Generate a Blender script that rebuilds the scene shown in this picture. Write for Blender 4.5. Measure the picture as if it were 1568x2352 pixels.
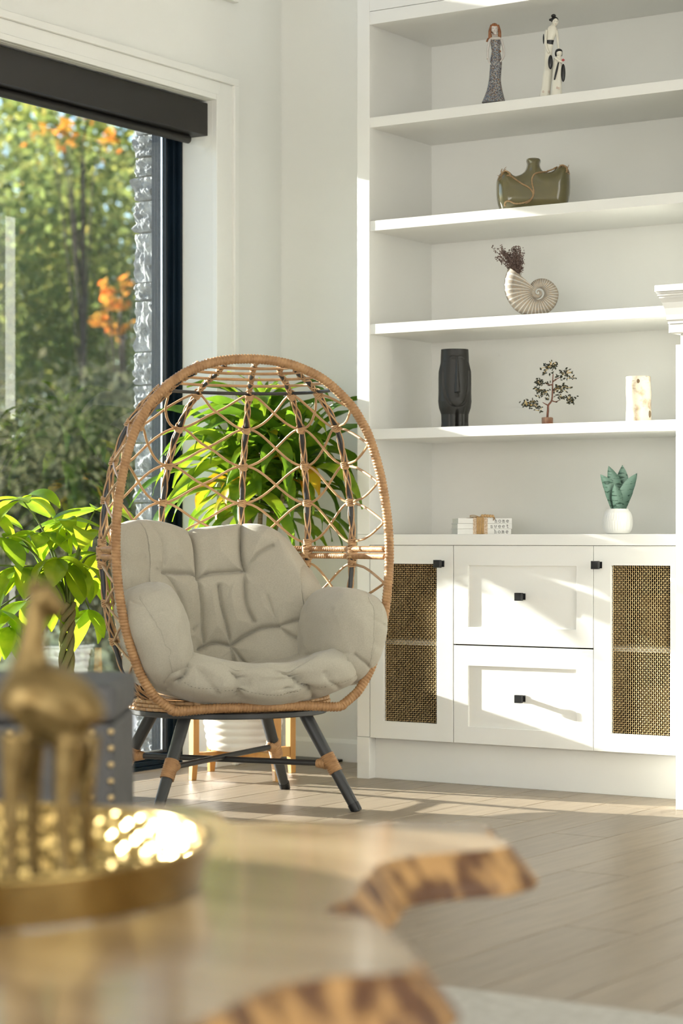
import bpy, bmesh, math, random
import numpy as np
from mathutils import Vector, Matrix, noise
from mathutils.geometry import delaunay_2d_cdt

for o in list(bpy.data.objects): bpy.data.objects.remove(o)
scene = bpy.context.scene
COL = scene.collection
PI = math.pi

# ------------------------------------------------------------------ camera
F_PX = 5008.0; HY = 1235.0; TH = math.radians(33.27)
FW = np.array([-math.sin(TH), math.cos(TH), 0.]); RT = np.array([math.cos(TH), math.sin(TH), 0.]); UP = np.array([0, 0, 1.])
CAM = np.array([4.233, -6.554, 0.86])
cam = bpy.data.cameras.new('camera'); camo = bpy.data.objects.new('camera', cam); COL.objects.link(camo)
camo.location = CAM; camo.rotation_euler = (PI/2, 0, TH)
cam.sensor_fit = 'VERTICAL'; cam.sensor_height = 36.0; cam.sensor_width = 24.0
cam.lens = F_PX/2352*36; cam.shift_y = 59/2352; cam.clip_end = 300
cam.dof.use_dof = True; cam.dof.focus_distance = 7.15; cam.dof.aperture_fstop = 2.8
scene.camera = camo

# ------------------------------------------------------------------ sky, sun, added fill lamps
world = bpy.data.worlds.new('sky'); scene.world = world; world.use_nodes = True
wn = world.node_tree; wn.nodes.clear()
sky = wn.nodes.new('ShaderNodeTexSky'); sky.sky_type = 'NISHITA'; sky.sun_disc = False
sky.sun_elevation = math.radians(26); sky.sun_rotation = math.radians(-81); sky.altitude = 200; sky.dust_density = 0.25; sky.ozone_density = 2.0
bg = wn.nodes.new('ShaderNodeBackground'); bg.inputs[1].default_value = 0.33
wo = wn.nodes.new('ShaderNodeOutputWorld')
wn.links.new(sky.outputs[0], bg.inputs[0]); wn.links.new(bg.outputs[0], wo.inputs[0])

sund = bpy.data.lights.new('sun', 'SUN'); sund.energy = 20.0; sund.color = (1.0, .965, .90); sund.angle = math.radians(.6)
suno = bpy.data.objects.new('sun', sund); COL.objects.link(suno); suno.location = (-20, -3, 8)
suno.rotation_euler = Vector((1, .135, -.26)).to_track_quat('-Z', 'Y').to_euler()

def area(name, loc, direction, sx, sy, power, color):
    l = bpy.data.lights.new(name, 'AREA'); l.shape = 'RECTANGLE'; l.size = sx; l.size_y = sy; l.energy = power; l.color = color
    o = bpy.data.objects.new(name, l); COL.objects.link(o); o.location = loc
    o.rotation_euler = Vector(direction).to_track_quat('-Z', 'Z').to_euler()
    return o
# added soft fill lamps before the solid rear and right walls, assumed daylight
area('fill_lamp_rear', (3.2, -9.2, 1.35), (0, 1, 0), 6.0, 2.3, 172, (1.0, .988, .95))
area('fill_lamp_right', (6.35, -4.0, 1.35), (-1, 0, 0), 5.0, 2.3, 90, (1.0, .988, .95))

vs = scene.view_settings
vs.view_transform = 'Standard'; vs.look = 'None'; vs.exposure = 0.12; vs.gamma = 1.0; vs.use_curve_mapping = False
try:
    scene.cycles.use_denoising = True
    scene.cycles.max_bounces = 7; scene.cycles.diffuse_bounces = 4; scene.cycles.glossy_bounces = 3; scene.cycles.transparent_max_bounces = 10
    scene.cycles.use_adaptive_sampling = True; scene.cycles.adaptive_threshold = .1; scene.cycles.adaptive_min_samples = 8
    scene.cycles.sample_clamp_indirect = 8
except Exception: pass

# ------------------------------------------------------------------ helpers
def ray(px, py): return FW*F_PX + RT*(px-784) + UP*(HY-py)
def at_plane(px, py, ax, val):
    d = ray(px, py); return CAM + d*((val-CAM[ax])/d[ax])
def at_depth(px, py, z): return CAM + ray(px, py)*(z/F_PX)
def proj(P):
    q = np.asarray(P)-CAM; z = q@FW
    return 784+F_PX*(q@RT)/z, HY-F_PX*q[..., 2]/z

def nodes_of(name):
    m = bpy.data.materials.new(name); m.use_nodes = True; nt = m.node_tree
    b = nt.nodes['Principled BSDF']
    return m, nt, b
def P(name, c, rough=.5, metal=0., c2=None, nscale=6., nstretch=None, bump=0., bscale=80., coat=0., sheen=0., spec=None, detail=4., rnd=0., contrast=(.35, .65), coords='Object', bstretch=None):
    m, nt, b = nodes_of(name); N = nt.nodes; Lk = nt.links
    b.inputs['Roughness'].default_value = rough; b.inputs['Metallic'].default_value = metal
    if coat: b.inputs['Coat Weight'].default_value = coat; b.inputs['Coat Roughness'].default_value = .06
    if sheen: b.inputs['Sheen Weight'].default_value = sheen
    if spec is not None: b.inputs['Specular IOR Level'].default_value = spec
    tc = N.new('ShaderNodeTexCoord')
    def mapped(st):
        if not st: return tc.outputs[coords]
        mp = N.new('ShaderNodeMapping'); mp.inputs['Scale'].default_value = st; Lk.new(tc.outputs[coords], mp.inputs[0]); return mp.outputs[0]
    nz = N.new('ShaderNodeTexNoise'); nz.inputs['Scale'].default_value = nscale; nz.inputs['Detail'].default_value = detail
    Lk.new(mapped(nstretch), nz.inputs['Vector'])
    rp = N.new('ShaderNodeValToRGB'); Lk.new(nz.outputs['Fac'], rp.inputs[0])
    c2 = c2 or tuple(x*.94 for x in c)
    rp.color_ramp.elements[0].position = contrast[0]; rp.color_ramp.elements[1].position = contrast[1]
    rp.color_ramp.elements[0].color = (*c2, 1); rp.color_ramp.elements[1].color = (*c, 1)
    out = rp.outputs[0]
    if rnd:
        oi = N.new('ShaderNodeObjectInfo'); hs = N.new('ShaderNodeHueSaturation'); mr = N.new('ShaderNodeMapRange')
        mr.inputs['To Min'].default_value = 1-rnd; mr.inputs['To Max'].default_value = 1+rnd
        Lk.new(oi.outputs['Random'], mr.inputs[0]); Lk.new(mr.outputs[0], hs.inputs['Value']); Lk.new(out, hs.inputs['Color']); out = hs.outputs[0]
    Lk.new(out, b.inputs['Base Color'])
    if bump:
        n2 = N.new('ShaderNodeTexNoise'); n2.inputs['Scale'].default_value = bscale; n2.inputs['Detail'].default_value = 3
        Lk.new(mapped(bstretch or nstretch), n2.inputs['Vector'])
        bp = N.new('ShaderNodeBump'); bp.inputs['Strength'].default_value = bump; bp.inputs['Distance'].default_value = .01
        Lk.new(n2.outputs['Fac'], bp.inputs['Height']); Lk.new(bp.outputs[0], b.inputs['Normal'])
    return m
def leaf_mat(name, cols, trans=.5, rough=.4, island=True, nscale=3., tcol=None):
    """cols: list of (pos, rgb) ramp driven by a random per leaf plus noise."""
    m, nt, b = nodes_of(name); N = nt.nodes; Lk = nt.links
    rp = N.new('ShaderNodeValToRGB'); el = rp.color_ramp.elements
    el[0].position, el[0].color = cols[0][0], (*cols[0][1], 1); el[1].position, el[1].color = cols[-1][0], (*cols[-1][1], 1)
    for p, c in cols[1:-1]:
        e = el.new(p); e.color = (*c, 1)
    nz = N.new('ShaderNodeTexNoise'); nz.inputs['Scale'].default_value = nscale; nz.inputs['Detail'].default_value = 3
    tc = N.new('ShaderNodeTexCoord'); Lk.new(tc.outputs['Object'], nz.inputs['Vector'])
    if island: g = N.new('ShaderNodeNewGeometry'); src = g.outputs['Random Per Island']
    else: g = N.new('ShaderNodeObjectInfo'); src = g.outputs['Random']
    ma = N.new('ShaderNodeMath'); ma.operation = 'MULTIPLY_ADD'; Lk.new(src, ma.inputs[0]); ma.inputs[1].default_value = .45
    mr = N.new('ShaderNodeMapRange'); mr.inputs['From Min'].default_value = .3; mr.inputs['From Max'].default_value = .7; mr.inputs['To Max'].default_value = .55
    Lk.new(nz.outputs['Fac'], mr.inputs[0]); Lk.new(mr.outputs[0], ma.inputs[2]); Lk.new(ma.outputs[0], rp.inputs[0])
    Lk.new(rp.outputs[0], b.inputs['Base Color']); b.inputs['Roughness'].default_value = rough; b.inputs['Specular IOR Level'].default_value = .35 if rough < .45 else .05
    tr = N.new('ShaderNodeBsdfTranslucent'); hs = N.new('ShaderNodeHueSaturation'); hs.inputs['Hue'].default_value = .47; hs.inputs['Saturation'].default_value = 1.02; hs.inputs['Value'].default_value = 1.5
    Lk.new(rp.outputs[0], hs.inputs['Color']); Lk.new(hs.outputs[0], tr.inputs['Color'])
    mx = N.new('ShaderNodeMixShader'); mx.inputs[0].default_value = trans
    Lk.new(b.outputs[0], mx.inputs[1]); Lk.new(tr.outputs[0], mx.inputs[2]); Lk.new(mx.outputs[0], N['Material Output'].inputs[0])
    return m
def glass_mat():
    m, nt, b = nodes_of('window_glass'); N = nt.nodes; Lk = nt.links
    t = N.new('ShaderNodeBsdfTransparent'); t.inputs[0].default_value = (.93, .96, .94, 1)
    g = N.new('ShaderNodeBsdfGlossy'); g.inputs['Roughness'].default_value = .0
    f = N.new('ShaderNodeLayerWeight'); f.inputs[0].default_value = .5
    pw = N.new('ShaderNodeMath'); pw.operation = 'POWER'; pw.inputs[1].default_value = 3.5; Lk.new(f.outputs['Facing'], pw.inputs[0])
    mu = N.new('ShaderNodeMath'); mu.operation = 'MULTIPLY_ADD'; mu.inputs[1].default_value = .9; mu.inputs[2].default_value = .10; mu.use_clamp = True
    mx = N.new('ShaderNodeMixShader'); Lk.new(pw.outputs[0], mu.inputs[0]); Lk.new(mu.outputs[0], mx.inputs[0])
    Lk.new(t.outputs[0], mx.inputs[1]); Lk.new(g.outputs[0], mx.inputs[2]); Lk.new(mx.outputs[0], N['Material Output'].inputs[0])
    return m

class MB:
    def __init__(s): s.v = []; s.f = []
    def add(s, v, f):
        n = len(s.v); s.v.extend([tuple(p) for p in v]); s.f.extend([tuple(i+n for i in q) for q in f]); return s
    def box(s, x0, x1, y0, y1, z0, z1):
        return s.add([(x0,y0,z0),(x1,y0,z0),(x1,y1,z0),(x0,y1,z0),(x0,y0,z1),(x1,y0,z1),(x1,y1,z1),(x0,y1,z1)],
                     [(0,3,2,1),(4,5,6,7),(0,1,5,4),(1,2,6,5),(2,3,7,6),(3,0,4,7)])
    def tube(s, pts, r, seg=8, closed=False, caps=True, rf=None):
        pts = [Vector(p) for p in pts]; n = len(pts)
        if n < 2: return s
        rad = r if hasattr(r, '__len__') else [r]*n
        tans = []
        for i in range(n):
            a = pts[(i-1) % n] if (closed or i > 0) else pts[i]; b = pts[(i+1) % n] if (closed or i < n-1) else pts[i]
            t = b-a; tans.append(t.normalized() if t.length > 1e-9 else Vector((0,0,1)))
        t0 = tans[0]; ref = Vector((0,0,1)) if abs(t0.z) < .9 else Vector((1,0,0))
        nrm = (ref - t0*ref.dot(t0)).normalized(); base = len(s.v); norms = []
        for i in range(n):
            t = tans[i]; nrm = (nrm - t*nrm.dot(t))
            nrm = nrm.normalized() if nrm.length > 1e-6 else Vector((1,0,0)); norms.append(nrm.copy())
        if closed:                                   # spread the frame twist
            e = norms[-1]; e = (e - tans[0]*e.dot(tans[0])).normalized()
            ang = math.atan2(tans[0].dot(norms[0].cross(e)), norms[0].dot(e))
            for i in range(n): norms[i] = Matrix.Rotation(-ang*i/n, 3, tans[i]) @ norms[i]
        L = 0.
        for i in range(n):
            if i: L += (pts[i]-pts[i-1]).length
            bn = tans[i].cross(norms[i])
            for k in range(seg):
                a = 2*PI*k/seg; rr = rad[i]*(rf(L, a) if rf else 1)
                s.v.append(tuple(pts[i] + norms[i]*math.cos(a)*rr + bn*math.sin(a)*rr))
        m = n if closed else n-1
        for i in range(m):
            j = (i+1) % n
            for k in range(seg):
                k2 = (k+1) % seg
                s.f.append((base+i*seg+k, base+i*seg+k2, base+j*seg+k2, base+j*seg+k))
        if caps and not closed:
            s.f.append(tuple(base+k for k in range(seg))[::-1]); s.f.append(tuple(base+(n-1)*seg+k for k in range(seg)))
        return s
    def lathe(s, prof, seg=32, cx=0, cy=0, rf=None, capb=True, capt=True):
        base = len(s.v); n = len(prof)
        for i, (r, z) in enumerate(prof):
            for k in range(seg):
                a = 2*PI*k/seg; q = rf(a, i, z) if rf else 1
                s.v.append((cx+r*q*math.cos(a), cy+r*q*math.sin(a), z))
        for i in range(n-1):
            for k in range(seg):
                k2 = (k+1) % seg; s.f.append((base+i*seg+k, base+i*seg+k2, base+(i+1)*seg+k2, base+(i+1)*seg+k))
        if capb: s.f.append(tuple(base+k for k in range(seg))[::-1])
        if capt: s.f.append(tuple(base+(n-1)*seg+k for k in range(seg)))
        return s
    def sections(s, secs, seg=20, caps=True):
        """secs: (cx, cy, z, rx, ry) ellipses stacked upward"""
        base = len(s.v)
        for (cx, cy, z, rx, ry) in secs:
            for k in range(seg):
                a = 2*PI*k/seg; s.v.append((cx+rx*math.cos(a), cy+ry*math.sin(a), z))
        for i in range(len(secs)-1):
            for k in range(seg):
                k2 = (k+1) % seg; s.f.append((base+i*seg+k, base+i*seg+k2, base+(i+1)*seg+k2, base+(i+1)*seg+k))
        if caps:
            s.f.append(tuple(base+k for k in range(seg))[::-1]); s.f.append(tuple(base+(len(secs)-1)*seg+k for k in range(seg)))
        return s
    def ball(s, c, r, seg=12, rings=8):
        r = r if hasattr(r, '__len__') else (r, r, r); base = len(s.v); c = Vector(c)
        for i in range(1, rings):
            t = PI*i/rings
            for k in range(seg):
                a = 2*PI*k/seg; s.v.append((c.x+r[0]*math.sin(t)*math.cos(a), c.y+r[1]*math.sin(t)*math.sin(a), c.z+r[2]*math.cos(t)))
        s.v.append((c.x, c.y, c.z+r[2])); s.v.append((c.x, c.y, c.z-r[2])); T = len(s.v)-2; B = T+1
        for i in range(rings-2):
            for k in range(seg):
                k2 = (k+1) % seg; s.f.append((base+i*seg+k, base+(i+1)*seg+k, base+(i+1)*seg+k2, base+i*seg+k2))
        for k in range(seg):
            k2 = (k+1) % seg; s.f.append((T, base+k, base+k2)); q = base+(rings-2)*seg; s.f.append((B, q+k2, q+k))
        return s
    def prism(s, poly, ax, lo, hi):
        """extrude a 2D polygon along axis ax (0,1,2); poly gives the other two coords in order"""
        def mk(p, w):
            q = list(p); q.insert(ax, w); return tuple(q)
        n = len(poly); base = len(s.v)
        s.v.extend([mk(p, lo) for p in poly]+[mk(p, hi) for p in poly])
        s.f.append(tuple(base+i for i in range(n))); s.f.append(tuple(base+n+i for i in range(n))[::-1])
        for i in range(n):
            j = (i+1) % n; s.f.append((base+i, base+n+i, base+n+j, base+j))
        return s
    def grid(s, G, closed_u=False, closed_v=False):
        G = np.asarray(G); n, m = G.shape[:2]; base = len(s.v); s.v.extend([tuple(p) for p in G.reshape(-1, 3)])
        for i in range(n if closed_u else n-1):
            for j in range(m if closed_v else m-1):
                i2 = (i+1) % n; j2 = (j+1) % m
                s.f.append((base+i*m+j, base+i2*m+j, base+i2*m+j2, base+i*m+j2))
        return s
    def mesh(s, name):
        me = bpy.data.meshes.new(name); me.from_pydata(s.v, [], s.f); me.validate(); me.update(); return me
    def obj(s, name, mat, parent=None, smooth=False, bevel=0., bseg=2, fix=True, **tags):
        me = s.mesh(name)
        if fix or bevel:
            bm = bmesh.new(); bm.from_mesh(me)
            if fix: bmesh.ops.recalc_face_normals(bm, faces=bm.faces)
            if bevel: bmesh.ops.bevel(bm, geom=list(bm.edges), offset=bevel, segments=bseg, affect='EDGES', profile=.5, clamp_overlap=True)
            bm.to_mesh(me); bm.free()
        if smooth == 'auto':
            me.polygons.foreach_set('use_smooth', [True]*len(me.polygons))
            try: me.set_sharp_from_angle(angle=math.radians(38))
            except Exception: pass
        elif smooth: me.polygons.foreach_set('use_smooth', [True]*len(me.polygons))
        if mat: me.materials.append(mat)
        return put(name, me, parent, **tags)
def put(name, me, parent=None, loc=None, rot=None, label=None, cat=None, group=None, kind=None, scale=None):
    o = bpy.data.objects.new(name, me); COL.objects.link(o)
    if parent: o.parent = parent
    if loc is not None: o.location = loc
    if rot is not None: o.rotation_euler = rot
    if scale is not None: o.scale = scale
    tag(o, label, cat, group, kind); return o
def tag(o, label=None, cat=None, group=None, kind=None):
    if label: o['label'] = label
    if cat: o['category'] = cat
    if group: o['group'] = group
    if kind: o['kind'] = kind
    return o
def thing(name, label, cat, loc=(0,0,0), rz=0., group=None):
    o = bpy.data.objects.new(name, None); COL.objects.link(o); o.location = loc; o.rotation_euler = (0, 0, rz); o.empty_display_size = .05
    return tag(o, label, cat, group)
def catmull(pts, n, closed=False):
    pts = [np.array(p, float) for p in pts]; N = len(pts); out = []
    m = N if closed else N-1
    for i in range(m):
        p1 = pts[i]; p2 = pts[(i+1) % N]
        p0 = pts[(i-1) % N] if (closed or i > 0) else 2*p1-p2
        p3 = pts[(i+2) % N] if (closed or i < N-2) else 2*p2-p1
        for k in range(n):
            t = k/n
            out.append(.5*((2*p1)+(-p0+p2)*t+(2*p0-5*p1+4*p2-p3)*t*t+(-p0+3*p1-3*p2+p3)*t**3))
    if not closed: out.append(pts[-1])
    return out
def resample(pts, n):
    pts = np.array(pts, float); d = np.r_[0, np.cumsum(np.linalg.norm(np.diff(pts, axis=0), axis=1))]
    t = np.linspace(0, d[-1], n); return np.stack([np.interp(t, d, pts[:, k]) for k in range(pts.shape[1])], 1)
def rbox(mb_args, name, mat, parent, bevel=.002, **k): return MB().box(*mb_args).obj(name, mat, parent, bevel=bevel, **k)

# ------------------------------------------------------------------ materials
M = {}
M['wall'] = P('wall_paint', (.84, .835, .79), .75, c2=(.82, .815, .77), nscale=3, bump=.03, bscale=400)
M['trim'] = P('trim_paint', (.86, .855, .81), .4, c2=(.85, .845, .80), nscale=3)
M['unit'] = P('cabinet_paint', (.86, .855, .81), .38, c2=(.845, .84, .795), nscale=4)
M['ceil'] = P('ceiling_paint', (.85, .85, .82), .8)
M['oak'] = P('pale_oak', (.35, .282, .202), .36, c2=(.285, .224, .158), nscale=5, nstretch=(9, .7, 1), bump=.05, bscale=30, rnd=.07, spec=.45)
M['under'] = P('floor_underlay', (.30, .25, .19), .8)
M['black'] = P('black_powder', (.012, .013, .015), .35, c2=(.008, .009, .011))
M['frame'] = P('window_frame_metal', (.006, .014, .024), .4, c2=(.005, .011, .018), spec=.12)
M['blind'] = P('blind_case', (.020, .0175, .015), .5, c2=(.018, .0155, .013))
M['stone'] = P('split_stone', (.42, .43, .42), .95, c2=(.20, .21, .215), nscale=14, bump=1.0, bscale=60)
M['mortar'] = P('mortar', (.22, .22, .21), .95, bump=.3)
M['rattan'] = P('rattan', (.52, .30, .135), .5, c2=(.36, .19, .08), nscale=30, bump=.25, bscale=160)
M['rattan_l'] = P('rattan_cane', (.58, .37, .19), .4, c2=(.46, .27, .13), nscale=24, bump=.1, bscale=200)
M['gmetal'] = P('grey_powder_metal', (.042, .044, .045), .38, c2=(.036, .038, .039))
M['brass'] = P('brass_mesh', (.60, .46, .25), .35, 1., c2=(.50, .37, .19), nscale=40)
M['gold'] = P('gold_metal', (.42, .31, .12), .2, 1., c2=(.32, .22, .08), nscale=14)
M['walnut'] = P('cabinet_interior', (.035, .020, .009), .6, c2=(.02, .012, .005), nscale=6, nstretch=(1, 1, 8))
M['white_cer'] = P('white_ceramic', (.83, .82, .78), .3, c2=(.80, .79, .75), nscale=9)
M['soil'] = P('soil', (.05, .035, .022), .95, bump=.8, bscale=90)
M['honey'] = P('honey_wood', (.62, .33, .09), .4, c2=(.50, .24, .06), nscale=7, nstretch=(3, 3, .5))
M['glass'] = glass_mat()
# ------------------------------------------------------------------ room shell
WX = -.65; BY = .46; WY1 = .007; WY0 = -1.35; ZTOP = 2.497; CEIL = 4.4
def fabric(name, c, c2, sc=420.):
    m, nt, b = nodes_of(name); N = nt.nodes; Lk = nt.links
    tc = N.new('ShaderNodeTexCoord'); nz = N.new('ShaderNodeTexNoise'); nz.inputs['Scale'].default_value = 260; nz.inputs['Detail'].default_value = 2
    Lk.new(tc.outputs['Object'], nz.inputs['Vector'])
    rp = N.new('ShaderNodeValToRGB'); rp.color_ramp.elements[0].position = .3; rp.color_ramp.elements[1].position = .7
    rp.color_ramp.elements[0].color = (*c2, 1); rp.color_ramp.elements[1].color = (*c, 1); Lk.new(nz.outputs['Fac'], rp.inputs[0])
    Lk.new(rp.outputs[0], b.inputs['Base Color']); b.inputs['Roughness'].default_value = .9; b.inputs['Sheen Weight'].default_value = .25; b.inputs['Specular IOR Level'].default_value = .2
    hs = []
    for ax in ('X', 'Z'):
        w = N.new('ShaderNodeTexWave'); w.bands_direction = ax; w.inputs['Scale'].default_value = sc; w.inputs['Distortion'].default_value = .6
        Lk.new(tc.outputs['Object'], w.inputs['Vector']); hs.append(w)
    ad = N.new('ShaderNodeMath'); ad.operation = 'ADD'; Lk.new(hs[0].outputs['Fac'], ad.inputs[0]); Lk.new(hs[1].outputs['Fac'], ad.inputs[1])
    bp = N.new('ShaderNodeBump'); bp.inputs['Strength'].default_value = .12; bp.inputs['Distance'].default_value = .001
    Lk.new(ad.outputs[0], bp.inputs['Height']); Lk.new(bp.outputs[0], b.inputs['Normal'])
    return m
M['linen'] = fabric('beige_linen', (.515, .483, .395), (.455, .425, .342))
M['greyfab'] = P('grey_upholstery', (.105, .105, .105), .7, c2=(.08, .08, .08), nscale=20, bump=.1, bscale=300)
M['rug'] = P('cream_rug', (.66, .64, .58), .95, c2=(.56, .54, .48), nscale=40, bump=.6, bscale=220)

fl = MB().box(-1.03, 6.5, -9.5, BY+.2, -.08, -.006).obj('floor', M['under'], kind='structure')
# planks run into the room's depth; each is a piece of its own
random.seed(4)
PW = .183; plank_cache = {}
fixed = {0: -1.237, -3: -.909, -1: -1.524, 1: -2.242}      # row k spans 1.808+.183k ..
rows = range(-15, 19)
npl = 0
for k in rows:
    x0 = 1.808+PW*k; x1 = x0+PW
    x0 = max(x0, -.95); 
    if x1-x0 < .03: continue
    ylo, yhi = -6.6, BY
    if x0 > 3.3: ylo = -5.4
    ph = fixed.get(k, BY - .2 - random.random()*1.8)
    cuts = [yhi]; y = ph
    while y < yhi-.1: y += 1.83
    y -= 1.83
    while y > ylo+.1: cuts.append(y); y -= 1.83
    cuts.append(ylo)
    for a, b_ in zip(cuts[:-1], cuts[1:]):
        w = x1-x0-.003; l = a-b_-.003; key = (round(w, 4), round(l, 3))
        if key not in plank_cache:
            me = MB().box(-w/2, w/2, -l/2, l/2, -.006, 0).mesh('plank')
            bm = bmesh.new(); bm.from_mesh(me); ed = [e for e in bm.edges if all(v.co.z > -.001 for v in e.verts)]
            bmesh.ops.bevel(bm, geom=ed, offset=.0012, segments=1, affect='EDGES'); bm.to_mesh(me); bm.free()
            me.materials.append(M['oak']); plank_cache[key] = me
        put('plank', plank_cache[key], fl, ((x0+x1)/2, (a+b_)/2, 0)); npl += 1

MB().box(WX, 6.5, BY, BY+.15, 0, CEIL).obj('wall_back', M['wall'], kind='structure')
MB().box(6.5, 6.65, -9.5, BY+.15, 0, CEIL).obj('wall_right', M['wall'], kind='structure')
MB().box(-1.0, 6.65, -9.65, -9.5, 0, CEIL).obj('wall_rear', M['wall'], kind='structure')
MB().box(-1.03, 6.65, -9.65, BY+.15, CEIL, CEIL+.15).obj('ceiling', M['ceil'], kind='structure')
# left wall with three openings: two floor windows and a high window over the first
UZ0, UZ1 = 2.985, 4.05; W2Y0, W2Y1 = -4.80, -4.15
wl = MB()
XO = -.93
def wallpiece(y0, y1, z0, z1): wl.box(XO, WX, y0, y1, z0, z1)
wallpiece(WY1, BY+.15, 0, CEIL)
wallpiece(WY0, WY1, ZTOP, UZ0); wallpiece(WY0, WY1, UZ1, CEIL)
wallpiece(W2Y1, WY0, 0, CEIL)
wallpiece(W2Y0, W2Y1, ZTOP, CEIL)
wallpiece(-9.65, W2Y0, 0, CEIL)
wl.obj('wall_left', M['wall'], kind='structure')

# casing of the tall window: flat board + outer bead + thin inner lip
def casing(n, y0, y1, z0, z1, wy, wz, bottom=False):
    c = thing('trim_%d' % n, None, None); tag(c, kind='structure')
    e = .001; T = .016
    def bar(nm, ya, yb, za, zb, t): MB().box(WX-.004, WX+t, ya, yb, za, zb).obj(nm, M['trim'], c, bevel=.0015, bseg=1)
    zs = z0 if bottom else 0.
    # side boards, head board
    for sgn, yy in ((1, y1), (-1, y0)):
        a, b_ = sorted((yy+sgn*.0222, yy+sgn*(wy-.0262))); bar('side_board', a, b_, zs, z1+wz-.0262, T)
        a, b_ = sorted((yy+sgn*(wy-.026), yy+sgn*wy)); bar('outer_bead', a, b_, zs, z1+wz-.0262, T+.012)
        a, b_ = sorted((yy+sgn*.0006, yy+sgn*.022)); bar('inner_step', a, b_, zs, z1+.022, T+.005)
    bar('head_board', y0-.022, y1+.022, z1+.0222, z1+wz-.0262, T)
    bar('outer_bead', y0-wy, y1+wy, z1+wz-.026, z1+wz, T+.012)
    bar('inner_step', y0+e, y1-e, z1+.0006, z1+.022, T+.005)
    if bottom:
        bar('foot_board', y0-.104, y1+.104, z0-wz+.0262, z0-.0006, T); bar('outer_bead', y0-wy, y1+wy, z0-wz, z0-wz+.026, T+.012)
    return c
casing(1, WY0, WY1, 0, ZTOP, .131, .098)
casing(2, WY0, WY1, UZ0, UZ1, .131, .098, bottom=True)

# jamb lining of the tall window (white) and dark frame with stepped profile, panes, track
def window(n, y0, y1, z0, z1, mull=None):
    w = MB()
    def ringpart(m, xa, xb, t0, t1):
        # frame strip around the opening between offsets t0..t1 from the opening edge
        m.box(xa, xb, y1-t1, y1-t0, z0, z1); m.box(xa, xb, y0+t0, y0+t1, z0, z1)
        m.box(xa, xb, y0+t1, y1-t1, z1-t1, z1-t0); m.box(xa, xb, y0+t1, y1-t1, z0+t0, z0+t1)
    ringpart(w, -.93, -.79, -.012, .012)
    fr = w.obj('window_%d' % n, M['frame'], kind='structure', bevel=.0015, bseg=1)
    m = MB(); ringpart(m, -.902, -.808, .0122, .030); m.obj('frame_step', M['frame'], fr, bevel=.002, bseg=1)
    m = MB(); ringpart(m, -.872, -.822, .0302, .052); m.obj('sash', M['frame'], fr, bevel=.002, bseg=1)
    m = MB(); ringpart(m, -.851, -.824, .0522, .058); m.obj('glazing_gasket', M['black'], fr)
    m = MB(); ringpart(m, -.846, -.838, .0582, .0625); m.obj('spacer_bar', P('spacer_%d' % n, (.75, .76, .76), .3, 1.), fr)
    MB().add([(-.837, y0+.055, z0+.055), (-.837, y1-.055, z0+.055), (-.837, y1-.055, z1-.055), (-.837, y0+.055, z1-.055)], [(0, 1, 2, 3)]).obj('pane', M['glass'], fr, fix=False)
    return fr
window(1, WY0, WY1, 0., ZTOP)
window(2, WY0, WY1, UZ0, UZ1)
window(3, W2Y0, W2Y1, 0., ZTOP)

# roller blind under the head of the tall window
rb = thing('roller_blind', 'dark brown roller blind cassette rolled up at the window head', 'blind', (-.70, -.65, 2.37))
def rbp(o): o.location = -Vector(rb.location); return o
rbp(MB().box(-.768, -.672, WY0+.02, .021, 2.367, 2.489).obj('cassette', M['blind'], rb, bevel=.002))
rbp(MB().box(-.775, -.665, .0212, .0245, 2.362, 2.492).obj('end_cap', M['blind'], rb, bevel=.001))
rbp(MB().tube([(-.728, WY0+.03, 2.352), (-.728, -.040, 2.352)], .016, 12).obj('bottom_rail', M['blind'], rb, smooth='auto'))
rbp(MB().box(-.731, -.726, WY0+.03, -.042, 2.355, 2.40).obj('fabric_strip', M['blind'], rb))

# baseboard of the back wall
bb = MB(); bb.prism([(BY-.014, 0), (BY, 0), (BY, .085), (BY-.006, .085), (BY-.014, .07)], 0, WX, 0.0).obj('baseboard_back', M['trim'], kind='structure')
MB().box(WX, WX+.014, WY1+.132, BY-.015, 0, .085).obj('baseboard_left', M['trim'], kind='structure', bevel=.003)

# stone veneer beside the window, outside
we = MB().box(-1.0, -.931, .03, 1.8, -.4, 4.2).obj('wall_exterior', M['mortar'], kind='structure')
random.seed(11)
pys = [250, 305, 352, 411, 489, 612, 655, 781, 862, 935, 1003, 1085, 1150, 1240, 1330, 1420, 1530, 1590, 1660, 1700, 1760]
zs = [.86+(1235-p)*7.85/5008 for p in pys]
zs = [3.2, 2.9, 2.62]+zs
for a, b_ in zip(zs[:-1], zs[1:]):
    h = a-b_; bm = bmesh.new(); bmesh.ops.create_cube(bm, size=1)
    for v in bm.verts: v.co = Vector((v.co.x*.085, v.co.y*.20, v.co.z*(h-.007)))
    bmesh.ops.subdivide_edges(bm, edges=bm.edges, cuts=9, use_grid_fill=True)
    off = Vector((random.random()*50, random.random()*50, random.random()*50)); dep = random.uniform(0, .012)
    for v in bm.verts:
        q = v.co+off; n1 = noise.noise(q*14); n2 = noise.noise(q*38); n3 = noise.noise(q*90); e = 1 if abs(v.co.z) < h*.46 else .35
        ridge = abs(n1)*.016+abs(n2)*.012+n3*.005
        if v.co.y < 0: v.co.y -= (ridge*1.7-dep)*e
        if v.co.x < 0: v.co.x -= (ridge*.35)*e
    me = bpy.data.meshes.new('stone'); bm.to_mesh(me); bm.free(); me.materials.append(M['stone'])
    put('stone', me, we, (-.985, .122, (a+b_)/2))

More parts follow.
